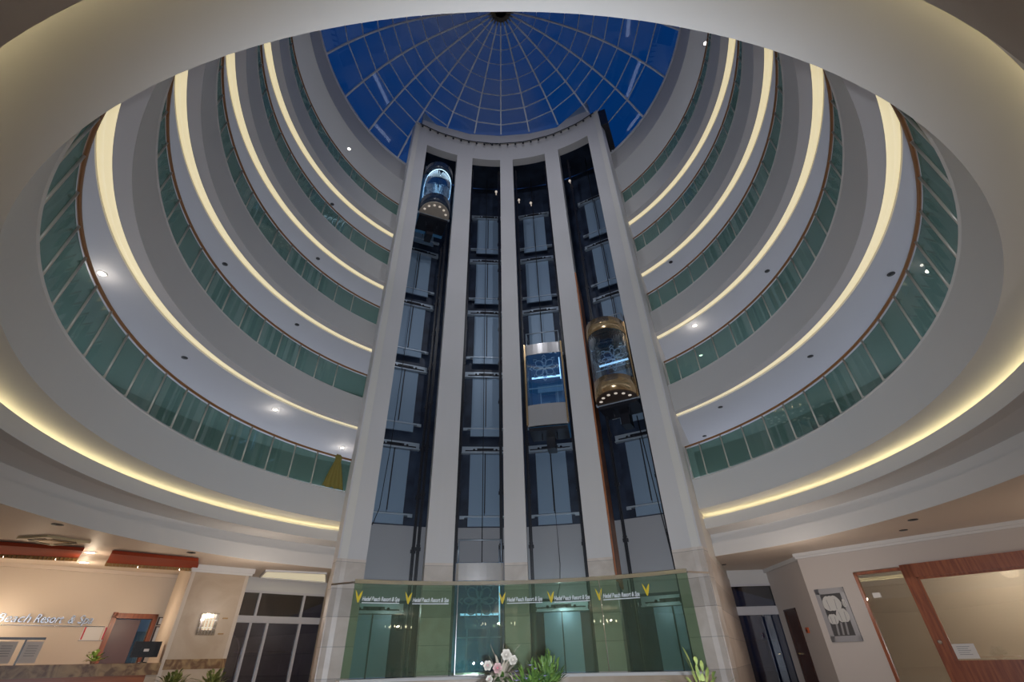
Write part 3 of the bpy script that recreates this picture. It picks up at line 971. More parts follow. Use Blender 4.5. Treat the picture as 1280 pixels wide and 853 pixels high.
# crystal wall lamp on the pillar (px 250..275, 762..792)
def sconce():
    root = empty('crystal_wall_lamp', PP(.72, 0, 2.45), 'square lamp of hanging crystal rods on the beige marble pillar, left', 'wall lamp')
    obj('back_plate', rect(MB(), PP, dP, nP, .50, .98, 2.30, 2.82, 0, .03), M['chrome'], root)
    for i in range(6):
        for j in range(3):
            u = .52 + i * .085
            r = MB().tube([PP(u, .07 + .02 * (i % 2), 2.84 - j * .19), PP(u, .07 + .02 * (i % 2), 2.84 - j * .19 - .16)], .028, 6)
            obj('crystal_rod', r, M['crystal'], root)
    obj('lamp', rect(MB(), PP, dP, nP, .60, .88, 2.42, 2.72, .03, .045), M['bulb_dim'], root)
M['bulb_dim'] = mat('dim_lamp', (1, .9, .75), 0.3, emit=(1.0, 0.85, 0.6), estr=0.3)
sconce()
for zz, lb in ((2.72, 'upper'), (2.33, 'lower')):
    tag(obj('wall_hook', MB().box(PP(1.15, .03, zz), (.14, .05, .03), dP, nP), M['goldtrim']), 'small brown wall fitting right of the crystal lamp, the %s one' % lb, 'wall fitting')

# ---- text helper
def text_mesh(s, size, P, d, u, off, z, depth, m, name, parent=None, shear=.25, width=None):
    cu = bpy.data.curves.new('txt', 'FONT'); cu.body = s; cu.size = size; cu.extrude = depth; cu.shear = shear
    to = bpy.data.objects.new('txt', cu)
    COL.objects.link(to)
    dg = bpy.context.evaluated_depsgraph_get()
    me0 = bpy.data.meshes.new_from_object(to.evaluated_get(dg))
    xs = [v.co.x for v in me0.vertices]
    sc = (width / (max(xs) - min(xs))) if width else 1
    mb = MB()
    nrm = (P(0, 1, 0) - P(0, 0, 0))
    vs = []
    for v in me0.vertices:
        q = P(u + (v.co.x - min(xs)) * sc * (1 if True else 0), off, z + v.co.y) + nrm * v.co.z
        vs.append(q)
    mb.add(vs, [tuple(p.vertices) for p in me0.polygons])
    bpy.data.objects.remove(to, do_unlink=True)
    return mb

# silver wall sign: runs off the left edge of the picture
sg = empty('wall_sign', PL(-1.8, 0, 2.6), 'silver italic letters with an underline on the cream reception wall', 'sign')
for wd_, u_, w_ in (('Hedef', -2.42, .70), ('Beach', -1.62, .70), ('Resort', -.84, .62), ('&', -.10, .14), ('Spa', .12, .34)):
    obj('word', text_mesh(wd_, .30, PL, dL, u_, .035, 2.66, .012, M['silver'], 'word', width=w_), M['silver'], sg)
obj('underline', rect(MB(), PL, dL, nL, -2.5, .80, 2.585, 2.605, .0, .03), M['chrome'], sg)

# notices with a red strip, on the wall left of the door
for i, (u0, lb) in enumerate(((.33, 'left'), (.82, 'right'))):
    r = empty('wall_notice', PL(u0, 0, 2.25), 'white notice with a red strip left of the office door, the %s one' % lb, 'notice', 'white notices with red strips')
    wdt = .46 if i == 0 else .10
    obj('sheet', rect(MB(), PL, dL, nL, u0, u0 + wdt, 2.25, 2.585, 0, .008), M['warmwhite'] if 'warmwhite' in M else M['paper'], r)
    obj('red_strip', rect(MB(), PL, dL, nL, u0 + .02, u0 + .055, 2.27, 2.58, .008, .014), M['red'], r)
    obj('bottom_rail', rect(MB(), PL, dL, nL, u0 - .02, u0 + wdt, 2.235, 2.25, 0, .015), M['print'], r)
# framed papers right of the door
for z0, z1, lb in ((2.66, 2.88, 'upper small one'), (1.95, 2.63, 'lower tall one')):
    r = empty('framed_paper', PL(2.1, 0, z0), 'framed paper between the office door and the pillar, ' + lb, 'framed paper', 'framed papers by the office door')
    obj('sheet', rect(MB(), PL, dL, nL, 2.12, 2.42, z0 + .02, z1 - .02, 0, .01), M['paper'], r)
    fm = MB()
    for u0, u1, a0, a1 in ((2.08, 2.12, z0, z1), (2.42, 2.45, z0, z1), (2.08, 2.45, z0, z0 + .025), (2.08, 2.45, z1 - .025, z1)):
        rect(fm, PL, dL, nL, u0, u1, a0, a1, 0, .02)
    obj('frame', fm, M['darkdoor'], r)

# ---- counter in line with the pillar face
ct = empty('reception_counter', PP(-3.5, .0, ZF), 'reception counter with brown marble top band and orange wood front', 'counter')
obj('marble_top', rect(MB(), PP, dP, nP, -7.0, -.1, 1.40, 1.66, -.65, .06), M['marble_brown'], ct)
obj('counter_front', rect(MB(), PP, dP, nP, -7.0, -.35, ZF, 1.40, -.6, 0), M['counterwood'], ct)
obj('marble_end', rect(MB(), PP, dP, nP, -.35, -.1, ZF, 1.40, -.62, .02), M['marble_plain'], ct)

# monitor on the counter (px 167..197, 805..825)
def put(px, py, P0, nn):   # ray helper: point on a vertical plane through P0 with normal nn
    x = px - 640; y = py - 426.5; c, s = cos(R_(1.481)), sin(R_(1.481)); x, y = c * x - s * y, s * x + c * y
    f = 573.78; pt = R_(34.8796)
    v = Vector((x, cos(pt) * f + sin(pt) * y, sin(pt) * f - cos(pt) * y))
    v.rotate(Matrix.Rotation(R_(2.05), 3, 'Z'))
    t = (Vector((P0[0], P0[1], 0)) - Vector((CAM.x, CAM.y, 0))).dot(nn) / v.dot(nn)
    return CAM + v * t

ref = PP(0, -.35, 0)
mc = put(183, 812, ref, nP)
r = empty('computer_monitor', (mc.x, mc.y, 1.66), 'black computer monitor seen from behind on the reception counter', 'monitor')
obj('screen', MB().box((mc.x, mc.y, 1.97), (.62, .05, .36), dP, nP).box((mc.x, mc.y, 1.97) , (.25, .10, .16), dP, nP), M['monitor'], r)
obj('badge', MB().box(Vector((mc.x, mc.y, 1.95)) + nP * .055, (.12, .005, .06), dP, nP), M['paper'], r)
obj('stand', MB().box((mc.x, mc.y, 1.74), (.05, .05, .15), dP, nP).lathe([(.12, 1.66), (.12, 1.675), (.03, 1.69)], (mc.x, mc.y, 0), 18), M['monitor'], r)

# plants -------------------------------------------------------------------
def leaf(mb, base, direc, L, w, droop=.3, fold=.15, face=(0, 0, 1)):
    base = Vector(base); d = Vector(direc).normalized()
    side = d.cross(Vector(face))
    if side.length < .05: side = Vector((1, 0, 0))
    side.normalize(); upv = side.cross(d)
    pts = []
    for i in range(6):
        t = i / 5
        c = base + d * (L * t) - Vector((0, 0, 1)) * (droop * L * t * t)
        ww = w * (sin(pi * min(t * .95 + .05, 1)) ** .8) / 2
        pts += [c - side * ww + upv * (fold * ww), c - upv * 0, c + side * ww + upv * (fold * ww)]
    mb.add(pts, [(3 * i + j, 3 * i + j + 1, 3 * i + j + 4, 3 * i + j + 3) for i in range(5) for j in (0, 1)], True)


def plant(name, base, label, cat, n, L, w, m, pot_r=.12, pot_h=.14, flower=None, nf=0, spread=1.0, pot=M['pot'], up=.9):
    root = empty(name, base, label, cat)
    b = Vector(base)
    obj('pot', MB().lathe([(pot_r * .7, 0), (pot_r, pot_h), (pot_r * .9, pot_h), (pot_r * .85, pot_h - .02)], b, 20), pot, root)
    st = MB(); lv = MB()
    for i in range(n):
        a = random.uniform(0, 2 * pi); el = random.uniform(.25, 1.35)
        dr = Vector((cos(a) * cos(el) * spread, sin(a) * cos(el) * spread, sin(el) * up))
        h = b + Vector((0, 0, pot_h - .02))
        tip = h + dr * random.uniform(.25, 1.0) * L
        st.tube([h, (h + tip) / 2 + Vector((0, 0, .02)), tip], .004, 4)
        leaf(lv, tip, dr + Vector((random.uniform(-.3, .3), random.uniform(-.3, .3), random.uniform(-.2, .3))), L * random.uniform(.35, .6), w, random.uniform(.1, .5))
    obj('stems', st, m, root)
    o = obj('foliage', lv, m, root)
    for i in range(nf):
        a = random.uniform(0, 2 * pi); q = random.uniform(.3, 1.0) * L
        c = b + Vector((cos(a) * q * .8, sin(a) * q * .8, pot_h + random.uniform(.3, .8) * L))
        fm = MB()
        for k in range(5):
            aa = k * 2 * pi / 5
            leaf(fm, c, (cos(aa), sin(aa), .35), .035, .028, .1)
        obj('flower', fm, flower, root)
    return root

pc = put(117, 825, ref, nP)
plant('potted_plant', (pc.x, pc.y, 1.66), 'small bright green plant with pink flowers standing on the reception counter', 'plant', 34, .24, .10, M['brightleaf'], .06, .06, M['petal'], 5)
# notice stand on the counter at the left edge
nc = put(14, 822, ref, nP)
r = empty('notice_stand', (nc.x, nc.y, 1.66), 'black framed notice stand on the counter at the left edge of the picture', 'notice stand')
B_ = Vector((nc.x, nc.y, 0))
bar = MB().box(B_ + dP * -.1 + Vector((0, 0, 2.20)), (1.15, .05, .05), dP, nP)
for du in (-.45, .12): bar.box(B_ + dP * du + Vector((0, 0, 1.92)), (.035, .035, .54), dP, nP)
obj('frame', bar, M['monitor'], r)
for du in (-.17, .30):
    obj('sheet', MB().box(B_ + dP * du + Vector((0, 0, 1.92)), (.34, .01, .44), dP, nP), M['paper'], r)
    pr = MB()
    for q in range(5): pr.box(B_ + dP * du + nP * .008 + Vector((0, 0, 2.05 - q * .05)), (.2, .004, .012), dP, nP)
    obj('print_lines', pr, M['print'], r)

# red ceiling panels with gold fretwork edge: corners taken on the ceiling plane
def onceil(px, py, z=ZC):
    x = px - 640; y = py - 426.5; c, s = cos(R_(1.481)), sin(R_(1.481)); x, y = c * x - s * y, s * x + c * y
    f = 573.78; pt = R_(34.8796)
    v = Vector((x, cos(pt) * f + sin(pt) * y, sin(pt) * f - cos(pt) * y))
    v.rotate(Matrix.Rotation(R_(2.05), 3, 'Z'))
    return CAM + v * ((z - CAM.z) / v.z)

for quad, lb in (([(-45, 679), (104, 689), (98, 698), (-45, 691)], 'the nearer one at the left edge'), ([(139, 692.5), (247, 702), (247, 711), (133, 704)], 'the farther one beside the marble pillar')):
    c4 = [onceil(*q, ZC - .10) for q in quad]
    ctr = sum(c4, Vector()) / 4
    r = empty('ceiling_panel', ctr, 'glossy red panel hung below the reception ceiling, ' + lb, 'ceiling panel', 'red panels below the reception ceiling')
    pb = MB(); pts = [(q.x, q.y) for q in c4]
    pb.prism(pts, ZC - .10, ZC - .02)
    obj('panel', pb, M['redpanel'], r)
    tr = MB()
    a, b = c4[3], c4[2]
    inn = (c4[0] - c4[3]).normalized()
    nseg = 26
    for i in range(nseg):
        p0 = a.lerp(b, i / nseg); p1 = a.lerp(b, (i + .72) / nseg)
        tr.bar(p0 - inn * .05, p1 - inn * .05, .05, .14); tr.bar(p0 - inn * .13, p0 - inn * .02, .03, .12)
    tr.bar(a - inn * .14, b - inn * .14, .03, .13)
    obj('fretwork_edge', tr, M['goldtrim'], r)
    for t in (.35, .8):
        p = a.lerp(b, t) - inn * .09
        obj('spot_lamp', MB().lathe([(.035, .0), (.035, -.03)], p - Vector((0, 0, .03)), 12), M['spoton'], r)

# air conditioner cassette
cc = [onceil(22, 671), onceil(60, 669), onceil(114, 677), onceil(66, 680)]
ctr = sum(cc, Vector()) / 4
r = empty('air_conditioner', ctr, 'cream square air conditioner cassette in the reception ceiling', 'air conditioner')
obj('housing', MB().prism([(q.x, q.y) for q in cc], ZC - .05, ZC - .002), M['acplastic'], r)
inn4 = [ctr.lerp(q, .45) for q in cc]
obj('intake_grille', MB().prism([(q.x, q.y) for q in inn4], ZC - .065, ZC - .05), M['goldtrim'], r)
for i in range(4):
    a, b = cc[i], cc[(i + 1) % 4]; a1 = ctr.lerp(a, .72); b1 = ctr.lerp(b, .72)
    obj('air_slot', MB().bar(a1.lerp(b1, .12) - Vector((0, 0, .055)), a1.lerp(b1, .88) - Vector((0, 0, .055)), .07, .012), M['acdark'], r)

# reception downlights
for i, (px, py, lb) in enumerate(((113, 690.5, 'nearer'), (105, 703, 'farther'))):
    p = onceil(px, py)
    spot('downlight', tuple(p), True, 'lit downlight between the red ceiling panels, the %s one' % lb, 'reception downlights', r=.11, power=LOBBY_SPOT_W * .35, color=(1, .80, .58))
for i, (px, py, lb) in enumerate(((-60, 690, 'beyond the left edge'), (190, 708, 'near the pillar'), (30, 700, 'over the counter'))):
    p = onceil(px, py)
    point_light('reception_fill', (p.x, p.y, 2.7), LOBBY_SPOT_W * (.6, .9, 1.0)[i], (1, .80, .58), .12)  # added fill without fixtures, brightens the reception wall and ceiling
for (px, py, lb) in ((72, 656, 'left'), (239, 691, 'near the pillar')):
    p = onceil(px, py)
    spot('ceiling_sensor', tuple(p), False, 'small dark fitting in the reception ceiling, ' + lb, 'dark fittings of the reception ceiling', r=.08)

# lit rectangular recess in the ceiling in front of the left window
q4 = [onceil(325, 720.5), onceil(333, 712.5), onceil(408, 716), onceil(408, 727)]
r = empty('light_recess', sum(q4, Vector()) / 4, 'cream glowing light recess in the ceiling before the left windows', 'ceiling light')
obj('diffuser', MB().prism([(q.x, q.y) for q in q4], ZC - .02, ZC - .004), M['soffitlight'], r)
rm = MB()
for i in range(4): rm.bar(q4[i] - Vector((0, 0, .03)), q4[(i + 1) % 4] - Vector((0, 0, .03)), .05, .06)
obj('rim', rm, M['white'], r)

# ---- left window wall, 45 degrees plane; u increases towards the lift block
PW, dW, nW = wall_frame((-7.45, 10.1), (S2, S2))
strct_wall('wall_left_window', PW, dW, nW, -3.4, .5, 3.68, ZC + .1, M['white'])
strct_wall('wall_left_window', PW, dW, nW, .02, .6, ZF, 3.70, M['marble'])


def window(name, P, d, n_, u0, u1, z0, z1, divs, m=M['frame'], gl=M['winglass'], fw=.07):
    fr = MB()
    rect(fr, P, d, n_, u0, u1, z1 - fw, z1, -.14, .03); rect(fr, P, d, n_, u0, u1, z0, z0 + fw, -.14, .03)
    for u in [u0] + list(divs) + [u1 - fw]:
        rect(fr, P, d, n_, u, u + fw, z0 + fw, z1 - fw, -.13, .025)
    w = struct(name, fr, m)
    edges = [u0] + list(divs) + [u1 - fw]
    for a, b in zip(edges[:-1], edges[1:]):
        pane = MB(); rect(pane, P, d, n_, a + fw, b, z0 + fw, z1 - fw, -.06, -.05)
        obj('pane', pane, gl, w)
    return w

window('window_1', PW, dW, nW, -3.2, .06, 2.86, 3.68, (-2.33, -.80))
window('window_2', PW, dW, nW, -3.2, .06, ZF, 2.80, (-2.40, -1.86, -.76))
struct('trim_9', rect(MB(), PW, dW, nW, -3.2, .1, 2.78, 2.88, -.14, .04), M['frame'])
# blue neon tube and arch beyond the left window, a railing outside
nb_ = MB().tube([PW(-2.95, -.8, 1.2), PW(-2.72, -.8, 2.72), PW(-2.72, -.8, 3.5)], .03, 6)
tag(obj('neon_tube', nb_, M['blueneon']), 'violet blue neon tube outside, at the left edge of the left window', 'neon tube')
ar = MB().tube([PW(-2.75 + .42 * -cos(pi * i / 12), -.6, 1.9 + .5 * sin(pi * i / 12)) for i in range(13)] + [PW(-2.33, -.6, .6)], .025, 6)
tag(obj('metal_arch', ar, M['frame']), 'thin pale metal arch behind the left window pane', 'arch')


def railing(P, d, n_, u0, u1, off, zt, label, posts):
    r = empty('outdoor_railing', P((u0 + u1) / 2, off, ZF), label, 'railing')
    obj('top_rail', MB().tube([P(u0, off, zt), P(u1, off, zt)], .025, 8), M['chrome'], r)
    obj('lower_rail', MB().tube([P(u0, off, zt - .75), P(u1, off, zt - .75)], .012, 6), M['chrome'], r)
    for u in posts:
        b = MB().tube([P(u, off, ZF), P(u, off, zt)], .018, 6)
        b.lathe([(.03, -.03), (.04, 0), (.03, .03)], P(u, off, zt - .55), 10)
        obj('post', b, M['chrome'], r)

railing(PW, dW, nW, -2.4, .5, -.9, 1.93, 'steel railing outside the left windows', (-2.2, -1.5, -.8, -.1))

# ---- right: back window wall on y = 10.2
PRB, dRB, nRB = wall_frame((7.05, 10.2), (1, 0))
strct_wall('wall_right_window', PRB, dRB, nRB, -1.6, 2.1, 3.60, ZC + .1, M['white'])
window('window_3', PRB, dRB, nRB, 0.0, 2.1, 2.84, 3.62, ())
window('window_4', PRB, dRB, nRB, 0.0, 2.1, ZF, 2.72, ())
struct('trim_10', rect(MB(), PRB, dRB, nRB, 0.0, 2.1, 2.68, 2.88, -.14, .04), M['frame'])
railing(PRB, dRB, nRB, -.1, 1.9, -.6, 1.9, 'steel railing with three posts outside the right window', (.15, .78, 1.4))
# side wall x = 8.9 between window wall and corner
PRS, dRS, nRS = wall_frame((8.93, 10.2), (0, -1))
for u0, u1, z0, z1 in ((0.0, .55, ZF, ZC), (.55, 1.32, 2.72, ZC), (1.32, 3.2, ZF, ZC)):
    strct_wall('wall_right_side', PRS, dRS, nRS, u0, u1, z0, z1, M['rightwall'])
d2 = struct('door_2', rect(MB(), PRS, dRS, nRS, .55, 1.32, ZF, 2.70, -.08, -.02), M['darkdoor'])
dfm = MB(); rect(dfm, PRS, dRS, nRS, .50, .57, ZF, 2.74, -.1, .03); rect(dfm, PRS, dRS, nRS, 1.30, 1.36, ZF, 2.74, -.1, .03); rect(dfm, PRS, dRS, nRS, .5, 1.36, 2.68, 2.74, -.1, .03)
obj('door_frame', dfm, M['darkdoor'], d2)
obj('door_handle', MB().box(PRS(.66, .02, 1.5), (.12, .06, .03), dRS, nRS), M['brass'], d2)
r = empty('fire_alarm', PRS(1.72, 0, 2.08), 'small red alarm box on the taupe wall right of the dark door', 'alarm')
obj('box', rect(MB(), PRS, dRS, nRS, 1.66, 1.80, 2.02, 2.17, 0, .05), M['alarm'], r)
obj('button', rect(MB(), PRS, dRS, nRS, 1.70, 1.76, 2.06, 2.12, .05, .06), M['darkdoor'], r)

# ---- right 45 degree wall; u increases towards the camera side
PR, dR, nR = wall_frame((10.3, 5.49), (S2, -S2))
for u0, u1, z0, z1 in ((-2.32, -.97, ZF, ZC), (-.97, 9, 3.40, ZC), (9, 15, ZF, ZC)):
    strct_wall('wall_right', PR, dR, nR, u0, u1, z0, z1, M['rightwall'])
cr_ = MB(); rect(cr_, PR, dR, nR, -2.38, 14, ZC - .09, ZC, -.05, .10); rect(cr_, PR, dR, nR, -2.36, 14, ZC - .15, ZC - .08, -.05, .05)
struct('trim_11', cr_, M['white'])
cr_ = MB(); rect(cr_, PRS, dRS, nRS, 0, 3.12, ZC - .12, ZC, 0, .09)
struct('trim_12', cr_, M['white'])
# sidelight + sliding door of red-brown wood
sl = empty('glass_partition', PR(-.4, 0, ZF), 'narrow fixed glass pane in a red brown wood frame, left of the sliding door', 'partition')
fm = MB()
rect(fm, PR, dR, nR, -.97, -.90, ZF, 3.38, -.1, .03); rect(fm, PR, dR, nR, -.97, .22, 3.31, 3.38, -.1, .03)
obj('frame', fm, M['wood'], sl)
obj('glass_pane', rect(MB(), PR, dR, nR, -.90, .20, ZF, 3.31, -.03, -.02), M['roomglass'], sl)
obj('door_stop', rect(MB(), PR, dR, nR, -.70, -.52, 2.72, 2.84, -.02, .04), M['paper'], sl)
sd = empty('sliding_door', PR(1.6, .08, ZF), 'wide glazed sliding door with thick red brown wood frame on the right', 'door')
fm = MB()
rect(fm, PR, dR, nR, .20, .46, ZF, 3.42, .03, .13); rect(fm, PR, dR, nR, .20, 4.1, 3.10, 3.42, .03, .13)
rect(fm, PR, dR, nR, .46, 4.1, ZF, 1.28, .03, .13); rect(fm, PR, dR, nR, 3.9, 4.1, 1.28, 3.1, .03, .13)
rect(fm, PR, dR, nR, .46, .52, 1.28, 3.1, .05, .11); rect(fm, PR, dR, nR, .46, 3.9, 3.04, 3.1, .05, .11)
obj('frame', fm, M['wood'], sd)
obj('glass_pane', rect(MB(), PR, dR, nR, .52, 3.9, 1.28, 3.04, .075, .085), M['roomglass'], sd)
obj('door_lock', MB().lathe([(.045, 0), (.045, .03)], PR(.33, .13, 1.66), 14, dR, (0, 0, 1), nR), M['chrome'], sd)
nt_ = rect(MB(), PR, dR, nR, .50, .95, 1.31, 1.61, .09, .095)
r = empty('paper_notice', PR(.7, .09, 1.31), 'white paper notice taped low on the sliding door glass', 'notice')
obj('sheet', nt_, M['paper'], r)
pl_ = MB()
for q in range(5): rect(pl_, PR, dR, nR, .60, .85 - .04 * (q % 2), 1.55 - q * .04, 1.56 - q * .04, .096, .099)
obj('print_lines', pl_, M['print'], r)
# room beyond the partition: wall, dark door, ceiling
struct('wall_right_room', rect(MB(), PR, dR, nR, -2.0, 7.5, ZF, 3.9, -3.3, -3.2), M['rightwall'])
struct('ceiling_right_room', rect(MB(), PR, dR, nR, -2.0, 7.5, 3.8, 3.9, -3.3, -.2), M['white'])
struct('door_3', rect(MB(), PR, dR, nR, 3.3, 4.4, ZF, 3.2, -3.2, -3.12), M['doorleaf'])
struct('trim_13', rect(MB(), PR, dR, nR, 3.1, 3.3, ZF, 3.35, -3.2, -3.1), M['wood'])
point_light('right_room_fill', PR(2.2, -1.5, 3.2), 110, (1, .88, .70), .2)  # added fill that brightens the view through the partition glass

# tulip picture
pu0, pu1, pz0, pz1 = -2.14, -1.36, 1.74, 3.06
tp = empty('tulip_picture', PR((pu0 + pu1) / 2, 0, pz0), 'black and white tulip picture in a wide grey frame on the right wall', 'picture')
fm = MB()
for a in ((pu0, pu0 + .12, pz0, pz1), (pu1 - .12, pu1, pz0, pz1), (pu0, pu1, pz0, pz0 + .14), (pu0, pu1, pz1 - .14, pz1)):
    rect(fm, PR, dR, nR, *a, 0, .05)
obj('frame', fm, M['silverframe'], tp)
obj('print', rect(MB(), PR, dR, nR, pu0 + .12, pu1 - .12, pz0 + .14, pz1 - .14, 0, .02), M['printdark'], tp)
def bloom(uc, zc, w, h, off):
    pm = MB(); sh = MB()
    for du, ww in ((-.32, .62), (.32, .62), (0, .74)):
        pts = []
        for i in range(17):
            t = 2 * pi * i / 16
            zz = cos(t); xx = sin(t) * (1 - .28 * max(zz, 0))
            pts.append(PR(uc + du * w * .55 + xx * w * ww * .5, off + (0 if du else .006), zc + zz * h / 2))
        pts = pts[:-1]
        bk = [p - nR * .004 for p in pts]
        pm.add(pts + bk, [tuple(range(16))] + [(i, 16 + i, 16 + (i + 1) % 16, (i + 1) % 16) for i in range(16)])
    for du in (-.17, .17):
        sh.bar(PR(uc + du * w, off + .012, zc - h * .42), PR(uc + du * w * 1.2, off + .012, zc + h * .25), .012, .004, nR)
    obj('tulip_bloom', pm, M['tulip'], tp); obj('petal_lines', sh, M['tulipshade'], tp)
bloom(-1.79, 2.68, .52, .38, .05); bloom(-1.90, 2.29, .27, .25, .032); bloom(-1.62, 2.37, .34, .34, .052); bloom(-1.47, 2.66, .10, .20, .052)
stm = MB()
for u in (-1.90, -1.78, -1.66): stm.bar(PR(u, .024, 1.90), PR(u + .04, .024, 2.2), .05, .004, nR)
obj('tulip_stems', stm, M['tulipshade'], tp)

# right lobby ceiling fittings
p = onceil(1129, 663); spot('downlight', tuple(p), False, 'small pale square fitting in the right lobby ceiling', 'right ceiling fittings', r=.07)
p = onceil(1141, 650); spot('ceiling_sensor', tuple(p), False, 'small black fitting in the right lobby ceiling nearer the opening', 'right ceiling fittings', r=.08)
p = onceil(905, 706); spot('ceiling_sensor', tuple(p), False, 'small dark spot in the ceiling next to the lift block, right', 'right ceiling fittings', r=.06)

point_light('left_window_fill', (-7.3, 4.9, 2.9), 55, (1, .88, .76), .03)  # added fill without a fixture, brightens the block's left side wall
point_light('right_lobby_fill', (7.3, 4.7, 2.9), 45, (1, .88, .78), .03)  # added fill for the block's right side wall
point_light('right_lobby_fill', (12.5, 0.5, 2.6), 50, (1, .86, .72), .03)  # added warm fill for the right lobby wall and ceiling
point_light('lift_lobby_fill', (1.15, 6.6, 2.7), 22, (.75, .92, 1), .03)  # added cool fill behind the lobby glass, brightens the lift doors
point_light('lift_lobby_fill', (-3.3, 5.6, 2.7), 10, (.8, .92, 1), .03)  # added fill, left side behind the glass
point_light('lift_lobby_fill', (3.5, 5.6, 2.7), 10, (.8, .92, 1), .03)  # added fill, right side behind the glass
# unseen fill floodlights added on the near topmost gallery to brighten the block head
for s_, nm in ((-1, 'left'), (1, 'right')):
    p = Vector((2.6 * s_, -7.35, 20.9)); tgt = Vector((0, 5.3, 18.5)); dv = (tgt - p).normalized()
    fr_ = empty('fill_floodlight', p, 'floodlight added out of view on the near topmost handrail, the %s one' % nm, 'fill_floodlight', 'added fill floodlights of the topmost gallery')
    obj('housing', MB().bar(p - dv * .25, p - dv * .05, .3, .22), M['black'], fr_)
    obj('lens', MB().bar(p - dv * .05, p - dv * .04, .26, .18), M['soffitlight'], fr_)
    obj('bracket', MB().tube([p - dv * .15, p - dv * .15 - Vector((0, 0, .35))], .02, 6), M['black'], fr_)
    ld = bpy.data.lights.new('fill_flood_beam', 'SPOT'); ld.energy = FILL_FLOOD_W; ld.color = (.88, .92, 1); ld.spot_size = R_(80); ld.spot_blend = 1; ld.shadow_soft_size = .1
    lo = bpy.data.objects.new('fill_flood_beam', ld); COL.objects.link(lo); lo.location = p; lo.rotation_euler = dv.to_track_quat('-Z', 'Y').to_euler()

# ---- lobby walls out of the picture (left, right, behind)
struct('wall_left', MB().box((-20.6, -9, 2.3), (.2, 17, 3.7)), M['warmwall'])
struct('wall_right_far', MB().box((20.9, -9.5, 2.3), (.2, 16, 3.7)), M['rightwall'])
struct('wall_rear', MB().box((0, -17.2, 2.3), (42, .2, 3.7)), M['warmwall'])
struct('wall_left_return', MB().bar((-20.5, -1.6, 2.3), (-18.5, .4, 2.3), .2, 3.7), M['warmwall'])
struct('floor_outside', MB().box((0, 24, ZF - .06), (60, 22, .1)), M['asphalt'])

# ------------------------------------------------------------------ curved lobby glass in front of the lifts
GR, GM = 8.0, 4.6
GC = (0.0, GM - GR)
def GP(r, deg, z):
    a = R_(deg); return Vector((GC[0] + r * sin(a), GC[1] + r * cos(a), z))
ZG0, ZG1 = 1.23, 3.18
gb = empty('lobby_glass_screen', (0, GM, ZF), 'curved green glass screen with steel top rail on a marble base before the lifts', 'glass screen')
AE = 30.9
joints = [-30.4, -11.6, 15.0, AE]
for a0, a1 in zip(joints[:-1], joints[1:]):
    g = curved_pane(MB(), lambda L, a: GP(GR + .014 * L, a, 0), a0 + .06, a1 - .06, 12, ZG0 + .02, ZG1 - .02)
    obj('glass_panel', g, M['lobbyglass'], gb)
for s_, a in ((-1, joints[0]), (1, AE)):
    p0 = GP(GR, a, 0); p1 = Vector((s_ * 4.72, 3.75, 0))
    obj('return_rail', MB().bar(Vector((p0.x, p0.y, ZG1)), Vector((p1.x, p1.y, ZG1)), .04, .04), M['chrome'], gb)
tr = MB()
for i in range(40):
    a0 = joints[0] + (AE - joints[0]) * i / 40; a1 = joints[0] + (AE - joints[0]) * (i + 1) / 40
    tr.prism([GP(GR - .035, a0, 0)[:2], GP(GR - .035, a1, 0)[:2], GP(GR + .05, a1, 0)[:2], GP(GR + .05, a0, 0)[:2]], ZG1 - .02, ZG1 + .07)
obj('top_rail', tr, M['chrome'], gb)
bs = MB(); bl = MB()
for i in range(24):
    a0 = joints[0] - .4 + (AE - joints[0] + .8) * i / 24; a1 = joints[0] - .4 + (AE - joints[0] + .8) * (i + 1) / 24
    bs.prism([GP(GR - .22, a0, 0)[:2], GP(GR - .22, a1, 0)[:2], GP(GR + .15, a1, 0)[:2], GP(GR + .15, a0, 0)[:2]], ZF, ZG0 - .06)
    bl.prism([GP(GR - .30, a0, 0)[:2], GP(GR - .30, a1, 0)[:2], GP(GR + .2, a1, 0)[:2], GP(GR + .2, a0, 0)[:2]], ZG0 - .06, ZG0)
obj('marble_base', bs, M['marble_plain'], gb)
obj('ledge', bl, M['white'], gb)
for a in joints[1:-1]:
    obj('edge_strip', MB().box(GP(GR - .012, a, (ZG0 + ZG1) / 2), (.018, .03, ZG1 - ZG0 - .04), (cos(R_(a)), -sin(R_(a)), 0), (sin(R_(a)), cos(R_(a)), 0)), M['chrome'], gb)
hd = MB().tube([GP(GR + .3, 19.8, 2.55), GP(GR + .3, 19.8, 3.15)], .012, 6)
obj('hanger_rod', hd, M['black'], gb)

def glass_at(px, py):
    """angle and height where the picture point falls on the curved glass"""
    best = None
    for i in range(-320, 321):
        a = i / 10
        c = GP(GR, a, 0)
        nn = Vector((sin(R_(a)), cos(R_(a)), 0))
        w = put(px, py, c, nn)
        d = (Vector((w.x, w.y, 0)) - c).length
        if best is None or d < best[0]: best = (d, a, w.z)
    return best[1], best[2]

